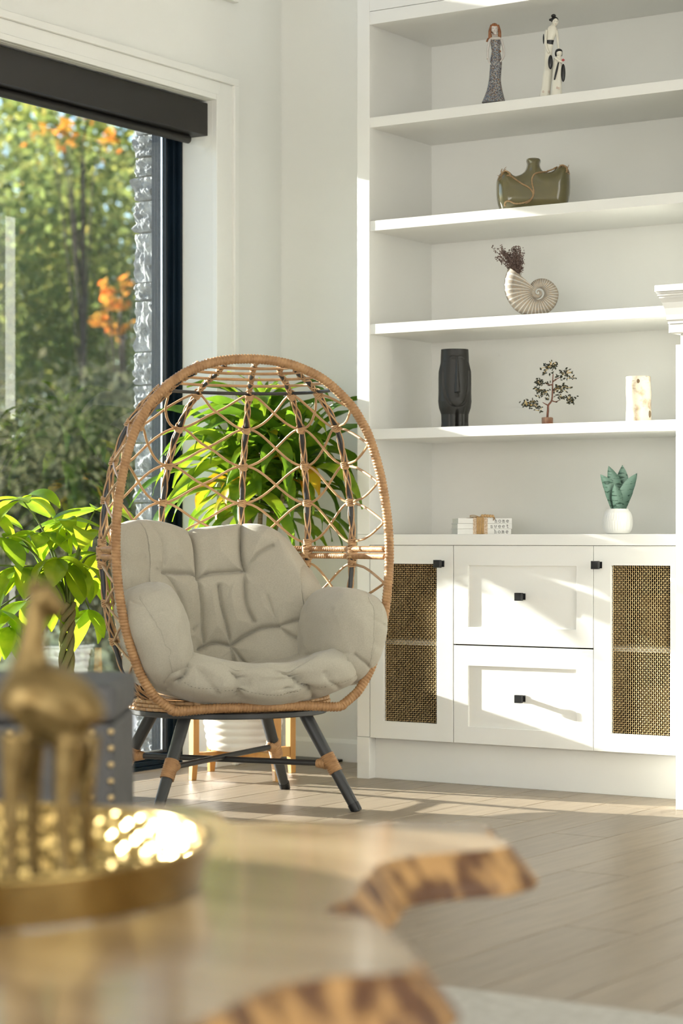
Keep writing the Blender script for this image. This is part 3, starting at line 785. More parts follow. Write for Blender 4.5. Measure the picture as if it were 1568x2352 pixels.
dp = thing('potted_dracaena', 'bushy dracaena with long drooping strap leaves in white ribbed pot', 'plant', (DRX, DRY, .0985))
prof = [(.02, 0), (.118, 0), (.125, .004)]
nr = 13
for i in range(nr*6+1):
    t = i/(nr*6); z = .006+t*.335; r = .125+.052*t; prof.append((r+.0045*abs(math.sin(PI*t*nr)), z))
prof += [(.184, .344), (.186, .352), (.18, .356), (.170, .352), (.165, .30), (.15, .28)]
MB().lathe(prof, 64, capt=False).obj('pot', M['white_cer'], dp, smooth=True)
MB().lathe([(.002, .315), (.166, .312)], 40, capt=False, capb=False).obj('soil', M['soil'], dp)
def strap_leaf(L, w, e0, e1, roll, seed, n=14):
    rnd = random.Random(seed); pts = []; p = np.zeros(3); G = []
    for i in range(n+1):
        t = i/n; e = e0+(e1-e0)*t**1.2; d = np.array([math.cos(e), 0, math.sin(e)])
        ww = w*(math.sin(PI*min(1, .10+t*.90))**.55)*(1 if t < .55 else (1-((t-.55)/.45)**2.2)) + .0025
        up = np.array([-math.sin(e), 0, math.cos(e)]); rr = roll*t; sd = np.array([0, math.cos(rr), 0])+up*math.sin(rr)
        nn = np.cross(d, sd); nn = nn*np.sign(nn@up+1e-9)
        wav = .004*math.sin(t*22+seed)*t
        G.append([p-sd*ww+nn*(.28*ww+wav), p-sd*ww*.5+nn*.10*ww, p+nn*0, p+sd*ww*.5+nn*.10*ww, p+sd*ww+nn*(.28*ww-wav)])
        p = p+d*(L/n)
    me = MB().grid(G).mesh('leaf'); me.polygons.foreach_set('use_smooth', [True]*len(me.polygons)); return me
rnd = random.Random(5)
lm = []
for k in range(18):
    e0 = math.radians(rnd.uniform(15, 75)); dr = math.radians(rnd.uniform(60, 150))
    me = strap_leaf(rnd.uniform(.30, .44), rnd.uniform(.020, .031), e0, max(e0-dr, -1.45), rnd.uniform(-1.1, 1.1), k); me.materials.append(M['drac']); lm.append(me)
lmy = []
for k in range(2):
    me = strap_leaf(.2, .022, .2, -1.4, .6, 30+k); me.materials.append(M['drac_y']); lmy.append(me)
DZ = (np.array([DRX, DRY, 0])-CAM)@FW
def dloc(px, py, dd=0.):
    q = at_depth(px, py, DZ+dd); return np.array([q[0]-DRX, q[1]-DRY, q[2]-.0985])
canes = [([dloc(596, 1490, .10), dloc(594, 1300, .10), dloc(600, 1120, .10), dloc(600, 985, .10)], 52), ([dloc(584, 1490, .11), dloc(582, 1300, .12), dloc(572, 1190, .12), dloc(540, 1070, .10)], 38),
         ([dloc(610, 1490, .09), dloc(622, 1280, .09), dloc(650, 1140, .06), dloc(690, 1045, .05)], 44), ([dloc(600, 1490, .12), dloc(612, 1300, .12), dloc(622, 1200, .12), dloc(630, 1130, .10)], 34)]
for pts, nl in canes:
    q = catmull(pts, 6)
    MB().tube(q, np.linspace(.011, .008, len(q)), 8, rf=lambda L, a: 1+.08*math.sin(L*260)).obj('cane', M['cane'], dp, smooth=True, fix=False)
    tip = np.array(q[-1])
    for i in range(nl):
        t = i/nl; az = i*2.39996+rnd.uniform(-.25, .25); base = tip+np.array([0, 0, .03-.14*t]); base[:2] += .01*np.array([math.cos(az), math.sin(az)])
        # older leaves hang lower, youngest stand up
        cand = sorted(lm, key=lambda m_: -max(v.co.z for v in m_.vertices))
        me = cand[min(len(cand)-1, int(t*len(cand)*.9+rnd.uniform(0, 3)))]
        if rnd.random() < .035: me = lmy[rnd.randrange(2)]
        sc = rnd.uniform(.8, 1.1)*(.62 if t < .15 else 1)
        for tr_ in range(14):
            e_ = (rnd.uniform(-.25, .25), rnd.uniform(-.2, .2)-(.5 if t < .15 else 0)+(.28 if t > .4 else 0), az)
            from mathutils import Euler
            Rm = np.array(Euler(e_).to_matrix()); vv = np.array([v.co[:] for v in me.vertices])*sc
            W3 = vv@Rm.T+base+np.array([DRX, DRY, .0985])
            bad = (W3[:, 2].min() < .765) or (W3[:, 1].max() > .43) or np.any((W3[:, 0] < -.63) & (W3[:, 1] > -.02)) or W3[:, 0].min() < -.80 or np.any((W3[:, 0] > -.03) & (W3[:, 1] > -.04)) or W3[:, 2].max() > 1.46
            if not bad: break
            az += .7; base[2] += .012; sc *= .97
            if tr_ % 4 == 3: me = lm[rnd.randrange(len(lm))]
        if bad: continue
        put('leaf', me, dp, base, e_, scale=(sc, sc, sc))

# ------------------------------------------------------------------ money tree by the window
M['money'] = leaf_mat('money_tree_leaf', [(0, (.09, .20, .015)), (.5, (.19, .34, .02)), (1, (.34, .46, .03))], .62, .35, island=False, nscale=14)
M['mstem'] = P('green_stem', (.16, .22, .05), .6, c2=(.10, .13, .04), nscale=30)
M['mtrunk'] = P('braided_trunk', (.20, .22, .07), .7, c2=(.22, .14, .07), nscale=14, nstretch=(1, 1, .5), bump=.4)
MTX, MTY = -.50, -1.0
MZ = (np.array([MTX, MTY, 0])-CAM)@FW
mt = thing('potted_money_tree', 'money tree with palmate bright green leaves and braided trunk by the window', 'plant', (MTX, MTY, 0))
def mloc(px, py, dd=0.):
    q = at_depth(px, py, MZ+dd); return np.array([q[0]-MTX, q[1]-MTY, q[2]])
MB().lathe([(.02, 0), (.095, 0), (.10, .01), (.122, .36), (.128, .365), (.128, .38), (.118, .38), (.112, .33), (.02, .33)], 40).obj('pot', M['white_cer'], mt, smooth='auto')
MB().lathe([(.002, .348), (.1145, .345)], 32, capt=False, capb=False).obj('soil', M['soil'], mt)
ax = [mloc(157, 1640), mloc(155, 1530), mloc(155, 1440), mloc(158, 1385)]
axc = np.array(catmull(ax, 14)); ax0 = axc.copy(); axc[:, :2] -= (axc[0, :2])*np.linspace(1, 0, len(axc))[:, None]
for k in range(4):
    pts = [p+np.array([math.cos(k*PI/2+i*.24)*.017, math.sin(k*PI/2+i*.24)*.017, 0]) for i, p in enumerate(axc)]
    MB().tube(pts, np.linspace(.0125, .009, len(pts)), 8).obj('trunk', M['mtrunk'], mt, smooth=True)
def leaflet(L, w, e0, e1, seed, n=10):
    p = np.zeros(3); G = []
    for i in range(n+1):
        t = i/n; e = e0+(e1-e0)*t; d = np.array([math.cos(e), 0, math.sin(e)]); up = np.array([-math.sin(e), 0, math.cos(e)])
        ww = w*max(0, math.sin(PI*(t**.85*.97+.015)))**.85; sd = np.array([0, 1, 0])
        G.append([p-sd*ww+up*.22*ww, p-sd*ww*.5+up*.07*ww, p, p+sd*ww*.5+up*.07*ww, p+sd*ww+up*.22*ww]); p = p+d*(L/n)
    m_ = MB().grid(G).mesh('leaf'); m_.polygons.foreach_set('use_smooth', [True]*len(m_.polygons)); m_.materials.append(M['money']); return m_
rl = random.Random(9)
lv = [leaflet(rl.uniform(.14, .20), rl.uniform(.031, .041), math.radians(rl.uniform(-10, 30)), math.radians(rl.uniform(-75, -20)), k) for k in range(10)]
topm = axc[-1]
clusters = [(52, 1148, .05, 7, .2), (8, 1235, -.08, 6, .5), (150, 1195, .10, 6, .3), (132, 1283, -.10, 7, .9), (38, 1302, -.12, 6, 1.0), (196, 1225, .06, 6, .4), (218, 1172, .13, 5, .1), (92, 1225, .02, 6, .5),
            (176, 1298, -.06, 6, 1.1), (60, 1380, .04, 5, 1.0), (200, 1330, .10, 5, 1.1), (-40, 1180, .0, 6, .4), (-60, 1300, -.1, 6, .9), (-10, 1400, -.05, 5, 1.1), (120, 1370, .05, 5, 1.2), (20, 1440, .03, 5, 1.4), (205, 1400, .10, 4, 1.4), (75, 1300, -.05, 6, .8), (222, 1270, .09, 5, .7)]
for (px, py, dd, nl, hang) in clusters:
    tip = mloc(px, py, dd); mid = topm*.5+tip*.5+np.array([0, 0, .05])
    q = catmull([topm+np.array([0, 0, -.02]), mid, tip], 8)
    MB().tube(q, np.linspace(.005, .0024, len(q)), 6).obj('stem', M['mstem'], mt, smooth=True, fix=False)
    a0 = rl.uniform(0, 6.28)
    for k in range(nl):
        az = a0+k*2*PI/nl+rl.uniform(-.2, .2); sc = rl.uniform(.8, 1.2)
        put('leaf', lv[rl.randrange(10)], mt, tip, (rl.uniform(-.3, .3), hang*.55+rl.uniform(-.2, .2), az), scale=(sc, sc, sc))
# thin black board lying by the wall
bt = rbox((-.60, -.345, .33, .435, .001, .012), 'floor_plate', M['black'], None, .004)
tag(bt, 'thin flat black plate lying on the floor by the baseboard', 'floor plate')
# ------------------------------------------------------------------ things on the shelves
class Spot:
    """places a thing on a shelf; xy() turns photo measurements into its own local metres (x sideways, z up)"""
    def __init__(s, px, Y, zs, name, label, cat):
        q = at_plane(px, HY, 1, Y); s.px = px; s.zs = zs+.0004; s.k = ((q-CAM)@FW)/F_PX
        s.t = thing(name, label, cat, (q[0], q[1], s.zs), TH)
    def x(s, px): return (px-s.px)*s.k
    def z(s, py): return max(0., .86+(HY-py)*s.k-s.zs)
    def p(s, px, py, y=0.): return (s.x(px), y, s.z(py))
S1, S2, S3, S4, SC = 2.358, 1.989, 1.621, 1.2465, .872
skin = P('porcelain_skin', (.62, .58, .54), .3, c2=(.58, .54, .50)); 
M['auburn'] = P('auburn_hair', (.33, .13, .045), .45, c2=(.20, .07, .02), nscale=60, nstretch=(3, 3, .6))
def speckle(name, cols, sc):
    m, nt, b = nodes_of(name); N = nt.nodes; Lk = nt.links; tc = N.new('ShaderNodeTexCoord'); v = N.new('ShaderNodeTexVoronoi'); v.inputs['Scale'].default_value = sc; Lk.new(tc.outputs['Object'], v.inputs['Vector'])
    sp = N.new('ShaderNodeSeparateColor'); Lk.new(v.outputs['Color'], sp.inputs[0]); rp = N.new('ShaderNodeValToRGB'); rp.color_ramp.interpolation = 'CONSTANT'; e = rp.color_ramp.elements
    e[0].color = (*cols[0], 1); e[1].position = 1/len(cols); e[1].color = (*cols[1], 1)
    for i, c in enumerate(cols[2:]): x = e.new((i+2)/len(cols)); x.color = (*c, 1)
    Lk.new(sp.outputs[0], rp.inputs[0]); Lk.new(rp.outputs[0], b.inputs['Base Color']); b.inputs['Roughness'].default_value = .35
    return m
M['mosaic'] = speckle('mosaic_dress', [(.06, .08, .12), (.25, .28, .30), (.10, .05, .03), (.32, .30, .26), (.05, .06, .07), (.22, .12, .05), (.12, .17, .24), (.40, .38, .35)], 480)
M['ivory'] = P('ivory_glaze', (.80, .77, .66), .28, c2=(.77, .74, .63))
M['jet'] = P('jet_black_glaze', (.008, .008, .009), .3)
M['red'] = P('red_glaze', (.5, .02, .02), .3)
M['pinkdec'] = P('faded_pink_print', (.62, .38, .30), .4)

# woman in a mermaid gown
w = Spot(1135, .06, S1, 'lady_figurine', 'figurine of a woman with auburn hair in a mosaic mermaid gown', 'figurine')
def stack(w, rows, depth=.75, seg=24):
    """rows: (py, px_left, px_right[, yoffset])"""
    return [((w.x(r[1])+w.x(r[2]))/2, (r[3] if len(r) > 3 else 0), w.z(r[0]), abs(w.x(r[2])-w.x(r[1]))/2, abs(w.x(r[2])-w.x(r[1]))/2*depth) for r in rows]
def loft(w, rows, depth=.75, seg=24, n=5):
    s = stack(w, rows, depth); q = catmull(s, n); return MB().sections([tuple(v) for v in q][::-1] if q[0][2] > q[-1][2] else [tuple(v) for v in q], seg)
gown = loft(w, [(236, 1106, 1161), (232, 1107.5, 1160), (222, 1112, 1157), (205, 1118, 1153), (185, 1122, 1150), (165, 1124, 1151), (150, 1125, 1152), (140, 1125, 1152), (128, 1127, 1150), (118, 1128.5, 1148), (108, 1127, 1149), (98, 1126, 1150), (91, 1127, 1149)])
gown.obj('gown', M['mosaic'], w.t, smooth=True)
body = loft(w, [(93, 1128, 1148), (89, 1124, 1151), (86, 1128, 1148), (83, 1133, 1142), (79, 1133.5, 1141.5), (76, 1132, 1141), (72, 1128, 1143), (66, 1126.5, 1143.5), (60, 1127, 1143), (55, 1131, 1140)], .85)
bd = body.obj('body', skin, w.t, smooth=True)
for pts in ([(1125, 90), (1120.5, 110), (1119, 128), (1121, 140), (1126, 150)], [(1150, 90), (1155, 108), (1156.5, 126), (1153, 137), (1147, 144)]):
    q = catmull([w.p(x, y, -.003 if i < 2 else -.010) for i, (x, y) in enumerate(pts)], 5); MB().tube(q, np.linspace(.0046, .0026, len(q)), 8).obj('arm', skin, w.t, smooth=True)
hair = MB(); hair.ball(w.p(1135, 65.5, .0055), (.0150, .0160, .0180), 16, 10); hair.ball(w.p(1135, 60, .001), (.0128, .0125, .0105), 16, 10)
for (x0, y0, x1, y1, x2, y2, r) in ((1129, 58, 1124.5, 74, 1128, 90, .0052), (1126, 66, 1123.5, 82, 1126, 95, .0042), (1142, 58, 1147, 74, 1145.5, 89, .0056), (1145, 68, 1148, 82, 1144.5, 94, .0045), (1121, 88, 1119, 92, 1117.5, 96, .003)):
    hair.tube(catmull([w.p(x0, y0, -.004), w.p(x1, y1, .0), w.p(x2, y2, .002)], 5), r, 8)
hair.obj('hair', M['auburn'], w.t, smooth=True)
fc = MB()
for px in (1131, 1138.5): fc.ball(w.p(px, 66.5, -.0118), (.0016, .001, .0010), 8, 6)
fc.obj('eyes', P('painted_eye', (.03, .035, .05), .3), bd, smooth=True)
MB().ball(w.p(1134, 72.5, -.0132), (.0020, .001, .0009), 8, 6).obj('lips', P('painted_lips', (.42, .12, .10), .4), bd, smooth=True)
MB().ball(w.p(1134.5, 69.3, -.0135), (.0011, .0016, .0020), 8, 6).obj('nose', skin, bd, smooth=True)
MB().tube([w.p(1128+i*2, 80.5+.0*i, -.0065+.003*abs(i-3)/3) for i in range(8)], .0009, 6).obj('necklace', M['auburn'], w.t)
for xs in ((1128, 1129), (1147, 1146)): MB().tube([w.p(xs[0], 92, -.0085), w.p(xs[1], 86, -.0075)], .0008, 6).obj('strap', M['auburn'], w.t)
MB().ball(w.p(1148, 119, -.008), (.003, .002, .004), 8, 6).obj('gown_bow', M['auburn'], w.t)
MB().tube([w.p(1117.5, 136, -.009), w.p(1121.5, 137, -.010)], .0028, 8).obj('bracelet', M['gold'], w.t)

# kimono lady with child
w = Spot(1266, .09, S1, 'kimono_figurine', 'ivory figurine of a kimono lady standing behind a small child', 'figurine')
k1 = loft(w, [(236, 1236, 1266), (219, 1238.5, 1264), (200, 1243, 1265), (175, 1246, 1268), (150, 1249, 1269), (125, 1250, 1268), (108, 1251, 1269), (98, 1253, 1270), (88, 1254, 1273), (76, 1255, 1278), (68, 1256.5, 1279), (62, 1259, 1277), (58, 1265, 1275), (55, 1267, 1275)], .7)
k1.obj('kimono', M['ivory'], w.t, smooth=True)
hd = MB(); hd.ball(w.p(1274.5, 51, -.004), (.0105, .0125, .0145), 16, 10); hd = hd.obj('head', M['ivory'], w.t, smooth=True)
h = MB(); h.ball(w.p(1273, 45.5, .001), (.0135, .0145, .0105), 14, 10); h.ball(w.p(1271, 36, .004), (.0085, .0085, .0065), 12, 8); h.ball(w.p(1264.5, 45, .004), (.006, .006, .005), 10, 6); h.obj('hair', M['jet'], w.t, smooth=True)
for px in (1272.5, 1277.5): MB().ball(w.p(px, 51, -.0158), (.0017, .0006, .0005), 8, 5).obj('eye', M['jet'], hd)
MB().ball(w.p(1274.5, 57, -.0140), (.0015, .0008, .0008), 8, 5).obj('mouth', M['red'], hd)
MB().ball(w.p(1275, 54, -.0165), (.0009, .0012, .0016), 8, 5).obj('nose', M['ivory'], hd)
MB().sections([tuple(v) for v in catmull(stack(w, [(103, 1253.2, 1269.8), (98, 1252.6, 1270.6), (93, 1253.2, 1271.8)], .74), 3)], 24).obj('sash', M['jet'], w.t, smooth='auto')
MB().tube(catmull([w.p(1254.5, 70, -.003), w.p(1252, 90, -.010), w.p(1253, 108, -.012), w.p(1260, 124, -.012)], 5), np.linspace(.0052, .0035, 16), 8).obj('arm', M['ivory'], w.t, smooth=True)
MB().tube(catmull([w.p(1277, 70, -.003), w.p(1279.5, 90, -.008), w.p(1281, 108, -.012), w.p(1282, 116, -.014)], 5), np.linspace(.0052, .0030, 16), 8).obj('arm', M['ivory'], w.t, smooth=True)
MB().ball(w.p(1248.5, 88, .010), (.0026, .006, .018), 10, 8).obj('back_bow', M['jet'], w.t, smooth=True)
ch = loft(w, [(236, 1262, 1290, -.030), (214, 1264, 1288, -.030), (190, 1266, 1288, -.030), (165, 1267, 1289, -.030), (148, 1268, 1288, -.030), (138, 1270, 1287, -.030), (133, 1276, 1284, -.030)], .8)
ch.obj('child_robe', M['ivory'], w.t, smooth=True)
MB().ball(w.p(1281.5, 127, -.033), (.0105, .010, .0125), 14, 10).obj('child_head', M['ivory'], w.t, smooth=True)
hh = MB(); hh.ball(w.p(1281, 123, -.030), (.0128, .0122, .0100), 14, 10); hh.ball(w.p(1274.5, 127, -.028), (.0045, .009, .010), 10, 8); hh.ball(w.p(1287.6, 127, -.028), (.0025, .009, .010), 10, 8); hh.obj('child_hair', M['jet'], w.t, smooth=True)
MB().ball(w.p(1261.5, 148, -.036), (.0085, .006, .0245), 12, 10).obj('child_sleeve', M['jet'], w.t, smooth=True)
MB().ball(w.p(1290.3, 173, -.040), (.0075, .006, .031), 12, 10).obj('child_sleeve', M['jet'], w.t, smooth=True)
MB().tube(catmull([w.p(1279, 150, -.047), w.p(1275, 168, -.0475), w.p(1269.5, 190, -.047)], 4), [.002, .0025, .003, .0034, .0036, .0036, .0034, .003, .002], 8).obj('robe_trim', M['jet'], w.t, smooth=True)
MB().tube(catmull([w.p(1270, 138, -.044), w.p(1280, 147, -.050), w.p(1287, 151, -.052)], 4), .0034, 8).obj('child_arm', M['ivory'], w.t, smooth=True)
fl_ = MB()
for a in range(5): fl_.ball(w.p(1289+2.2*math.cos(a*1.257), 146+1.8*math.sin(a*1.257), -.055), .0022, 8, 6)
fl_.obj('red_flower', M['red'], w.t, smooth=True)
for (x, y) in ((1276, 208), (1280.5, 209.5), (1246, 213), (1259, 213)):
    MB().tube([w.p(x+1.8*math.cos(a), y+2.2*math.sin(a), -.0475 if x > 1270 else -.017) for a in np.linspace(0, 6.28, 10, endpoint=False)], .0006, 4, closed=True).obj('hem_print', M['pinkdec'], w.t)

# olive flask vase with rope
w = Spot(1224, .15, S2, 'flask_vase', 'olive green glazed flask vase tied with rope on the second shelf', 'vase')
M['olive'] = P('olive_glaze', (.165, .138, .055), .14, c2=(.125, .112, .05), nscale=12, coat=.6)
fo = [(340, 950), (300, 900), (272, 820), (254, 720), (248, 600), (252, 480), (275, 410), (310, 358), (350, 335), (400, 332), (450, 348), (480, 382), (520, 400), (580, 386), (640, 350), (674, 300), (688, 240), (680, 205), (678, 175), (700, 148), (780, 136), (862, 148), (888, 175), (888, 205), (878, 240), (890, 295), (925, 338), (980, 350), (1050, 333), (1100, 290), (1150, 260), (1215, 256), (1270, 282), (1302, 345), (1314, 470), (1312, 620), (1296, 730), (1268, 830), (1225, 910), (1190, 950)]
def zpx(p): return (1100+p[0]/6.272, 340+p[1]/6.272)
def inflate(w, outline, depth, wid, name, mat, parent, holes=(), step=.004, flat=.0):
    o2 = np.array([[w.x(x), w.z(y)] for x, y in outline]); o2 = resample(np.vstack([np.array(catmull(o2, 4, True)), o2[:1]]), 200)[:-1]
    zmin = o2[:, 1].min(); xs = np.arange(o2[:, 0].min(), o2[:, 0].max(), step); zs = np.arange(zmin, o2[:, 1].max(), step)
    X, Z = np.meshgrid(xs, zs); Xf, Zf = X.ravel(), Z.ravel(); ins = np.zeros(len(Xf), bool); n = len(o2)
    for i in range(n):
        a, b = o2[i], o2[(i+1) % n]; c = ((a[1] > Zf) != (b[1] > Zf)); ins ^= c & (Xf < (b[0]-a[0])*(Zf-a[1])/(b[1]-a[1]+1e-12)+a[0])
    cl = np.vstack([o2, o2[:1]]); d = seg_dist(Xf, Zf, [tuple(p) for p in cl]); keep = ins & (d > step*.6)
    pts = np.vstack([o2, np.stack([Xf[keep], Zf[keep]], 1)])
    ar = .5*np.sum(o2[:, 0]*np.roll(o2[:, 1], -1)-np.roll(o2[:, 0], -1)*o2[:, 1]); fidx = list(range(n)) if ar > 0 else list(range(n))[::-1]
    r = delaunay_2d_cdt([Vector(p) for p in pts], [], [fidx], 1, 1e-7)
    V2 = np.array([[v.x, v.y] for v in r[0]]); dd = seg_dist(V2[:, 0], V2[:, 1], [tuple(p) for p in cl]); q = np.clip(dd/wid, 0, 1)
    h = depth*np.sqrt(np.clip(1-(1-q)**2, 0, 1)); h[dd < 1e-5] = 0
    N_ = len(V2); m = MB(); m.add([(p[0], -hh_, p[1]) for p, hh_ in zip(V2, h)]+[(p[0], hh_, p[1]) for p, hh_ in zip(V2, h)], [tuple(f) for f in r[2]]+[tuple(i+N_ for i in f)[::-1] for f in r[2]])
    me_o = m.obj(name, mat, parent, smooth=True)
    bm = bmesh.new(); bm.from_mesh(me_o.data); bmesh.ops.remove_doubles(bm, verts=bm.verts, dist=1e-6); bm.to_mesh(me_o.data); bm.free()
    return lambda x, z: float(depth*math.sqrt(max(0, 1-(1-min(1, float(seg_dist(np.array([x]), np.array([z]), [tuple(p) for p in cl])[0])/wid))**2)))
fh = inflate(w, [zpx(p) for p in fo], .052, .05, 'body', M['olive'], w.t)
MB().lathe([(.016, 0), (.017, .004), (.0195, .008), (.0195, .014), (.016, .018), (.0125, .018), (.011, .006)], 24, capt=False, capb=False).obj('neck_ring', M['olive'], w.t, smooth=True).location = w.p(*zpx((783, 225)))
M['rope'] = P('jute_rope', (.46, .31, .16), .8, c2=(.34, .21, .10), nscale=60, bump=.4, bscale=300)
def rope(pts, r=.0028, lift=.002):
    q = []
    for p in resample(catmull([zpx(p) for p in pts], 6), 70): x, z = w.x(p[0]), w.z(p[1]); q.append((x, -(fh(x, z)+lift), z))
    MB().tube(q, r, 8, rf=lambda L, a: 1+.22*math.sin(L*900+2*a)).obj('rope', M['rope'], w.t, smooth=True, fix=False)
rope([(380, 430), (440, 425), (520, 490), (600, 550), (690, 600), (745, 660), (755, 720), (720, 790), (650, 830)])
rope([(1120, 275), (1050, 320), (960, 350), (860, 380), (780, 410), (742, 480), (745, 560), (765, 640), (760, 720), (700, 790), (600, 825), (500, 830), (430, 800), (380, 795), (352, 830), (365, 865)])
for cx, cy in ((365, 415), (1180, 330)):
    m = MB(); x, z = w.x(zpx((cx, cy))[0]), w.z(zpx((cx, cy))[1]); rr = random.Random(cx)
    for k in range(3): m.tube([(x+.012*math.cos(a)+.003*k, -.026-.014*math.sin(a+k), z+.014*math.sin(a)) for a in np.linspace(0, 2*PI, 14, endpoint=False)], .0022, 6, closed=True)
    for k in range(16):
        a = rr.uniform(1.6, 4.2) if cx < 700 else rr.uniform(-1.3, 1.5); L = rr.uniform(.015, .034); b_ = a+rr.uniform(-.7, .7)
        m.tube(catmull([(x, -.03, z), (x+L*.6*math.cos(a), -.034, z+L*.6*math.sin(a)), (x+L*math.cos(b_), -.030, z+L*math.sin(b_))], 4), .0009, 4)
    m.obj('rope_knot', M['rope'], w.t, smooth=True, fix=False)
    MB().tube([(x+.004*math.cos(a)+.003, -.030, z-.012+.004*math.sin(a)) for a in np.linspace(0, 2*PI, 12, endpoint=False)], .0014, 6, closed=True).obj('eyelet', M['white_cer'], w.t, smooth=True)

# nautilus shell vase
w = Spot(1222, .13, S3, 'nautilus_vase', 'grey ribbed nautilus shell vase holding dried flowers', 'vase')
def zs3(p): return (1110+p[0]/7.84, 550+p[1]/7.84)
cX, cZ = w.x(zs3((985, 955))[0]), w.z(zs3((985, 955))[1]); u = w.k/7.84
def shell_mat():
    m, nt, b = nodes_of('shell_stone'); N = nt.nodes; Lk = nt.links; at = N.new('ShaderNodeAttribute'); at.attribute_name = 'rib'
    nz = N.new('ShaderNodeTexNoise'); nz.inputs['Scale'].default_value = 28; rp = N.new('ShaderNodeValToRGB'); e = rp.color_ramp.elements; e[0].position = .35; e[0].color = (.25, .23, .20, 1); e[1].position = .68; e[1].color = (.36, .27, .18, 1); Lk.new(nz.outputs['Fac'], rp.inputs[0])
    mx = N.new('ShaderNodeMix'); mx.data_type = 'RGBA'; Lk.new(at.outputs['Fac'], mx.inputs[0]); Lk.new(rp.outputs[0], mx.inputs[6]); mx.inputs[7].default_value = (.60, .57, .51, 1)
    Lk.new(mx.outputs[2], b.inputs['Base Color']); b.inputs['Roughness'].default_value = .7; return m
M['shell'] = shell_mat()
na, nc = 560, 40; G = np.zeros((na, nc, 3)); RB = np.zeros((na, nc))
AL = np.linspace(-2*PI*1.35, 1.72*PI, na)                      # alpha 0 = straight up, clockwise growth
ctrl_a = np.array([-3*PI, -2*PI, -PI, 0, PI/2, PI, 1.5*PI, 1.72*PI]); ctrl_r = np.array([12, 45, 110, 245, 365, 425, 600, 690.])
for i, al in enumerate(AL):
    R = math.exp(np.interp(al, ctrl_a, np.log(ctrl_r))); Ri = .30*R if al < PI else .30*R*(1-.55*(al-PI)/(.72*PI))
    dirx, dirz = math.sin(al), math.cos(al)
    grow = max(0, (al-1.15*PI)/(.57*PI)); half = (R-Ri)/2; mid = (R+Ri)/2; dep = half*(.95 if al < PI else .95-.20*grow)
    for j in range(nc):
        t = 2*PI*j/nc; rr = mid+half*math.cos(t)
        phase = al*38+2.6*math.cos(t)*(1 if al > 0 else .6)
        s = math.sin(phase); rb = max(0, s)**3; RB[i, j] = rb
        sc = 1+.022*(rb-.3)
        aa = al - .10*max(0, math.cos(t))*0
        G[i, j] = (cX+dirx*rr*u*1, -dep*u*math.sin(t)*sc, max(.0008, cZ+dirz*rr*u*(1 if True else 1)))
        if al > PI*.2: pass
        G[i, j, 0] += dirx*(sc-1)*half*u*math.cos(t); G[i, j, 2] += dirz*(sc-1)*half*u*math.cos(t)
        G[i, j, 2] = max(.0008, G[i, j, 2])
m = MB(); m.grid(G, closed_v=True)
# inner lining so that the mouth is a hollow
G2 = G[int(na*.78):][::-1].copy(); cen = G2.mean(1, keepdims=True); G2 = cen+(G2-cen)*.93; G2[..., 2] = np.maximum(G2[..., 2], .002)
m.grid(np.concatenate([G[-1:], G2[:1]]), closed_v=True); m.grid(G2, closed_v=True)
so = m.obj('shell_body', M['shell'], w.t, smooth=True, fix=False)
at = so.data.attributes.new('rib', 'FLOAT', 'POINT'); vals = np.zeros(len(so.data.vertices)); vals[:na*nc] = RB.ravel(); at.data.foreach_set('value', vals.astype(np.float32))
df = thing('dried_flowers', 'bunch of dried brown lavender sprigs in the shell vase', 'dried flowers', w.t.location, TH)
M['dry'] = P('dried_sprig', (.16, .10, .065), .9, c2=(.10, .06, .05), nscale=60)
M['drybud'] = P('dried_bud', (.24, .165, .14), .9, c2=(.10, .065, .055), nscale=80)
rr = random.Random(3); ms = MB(); mbud = MB()
for k in range(46):
    b0 = zs3((rr.uniform(560, 660), 720)); t0 = zs3((rr.gauss(430, 120), rr.uniform(110, 320)+.12*abs(rr.gauss(0, 200)))); yb_ = rr.uniform(-.010, .012)
    if k < 6: t0 = zs3((rr.uniform(560, 690), rr.uniform(120, 420)))
    a = np.array([w.x(b0[0]), yb_*.5, w.z(b0[1])]); c = np.array([w.x(t0[0]), yb_*2.2, w.z(t0[1])]); mid = (a+c)/2+np.array([.006, 0, .004]); q = catmull([a, mid, c], 6)
    ms.tube(q, .0006, 4)
    for p in q[4:]:
        for _ in range(4):
            mbud.ball(np.array(p)+np.array([rr.gauss(0, .0035), rr.gauss(0, .0035), rr.gauss(0, .003)]), (rr.uniform(.0012, .0026), .0020, rr.uniform(.0014, .0028)), 5, 4)
ms.obj('stems', M['dry'], df, fix=False, kind='stuff'); mbud.obj('buds', M['drybud'], df, fix=False, kind='stuff')

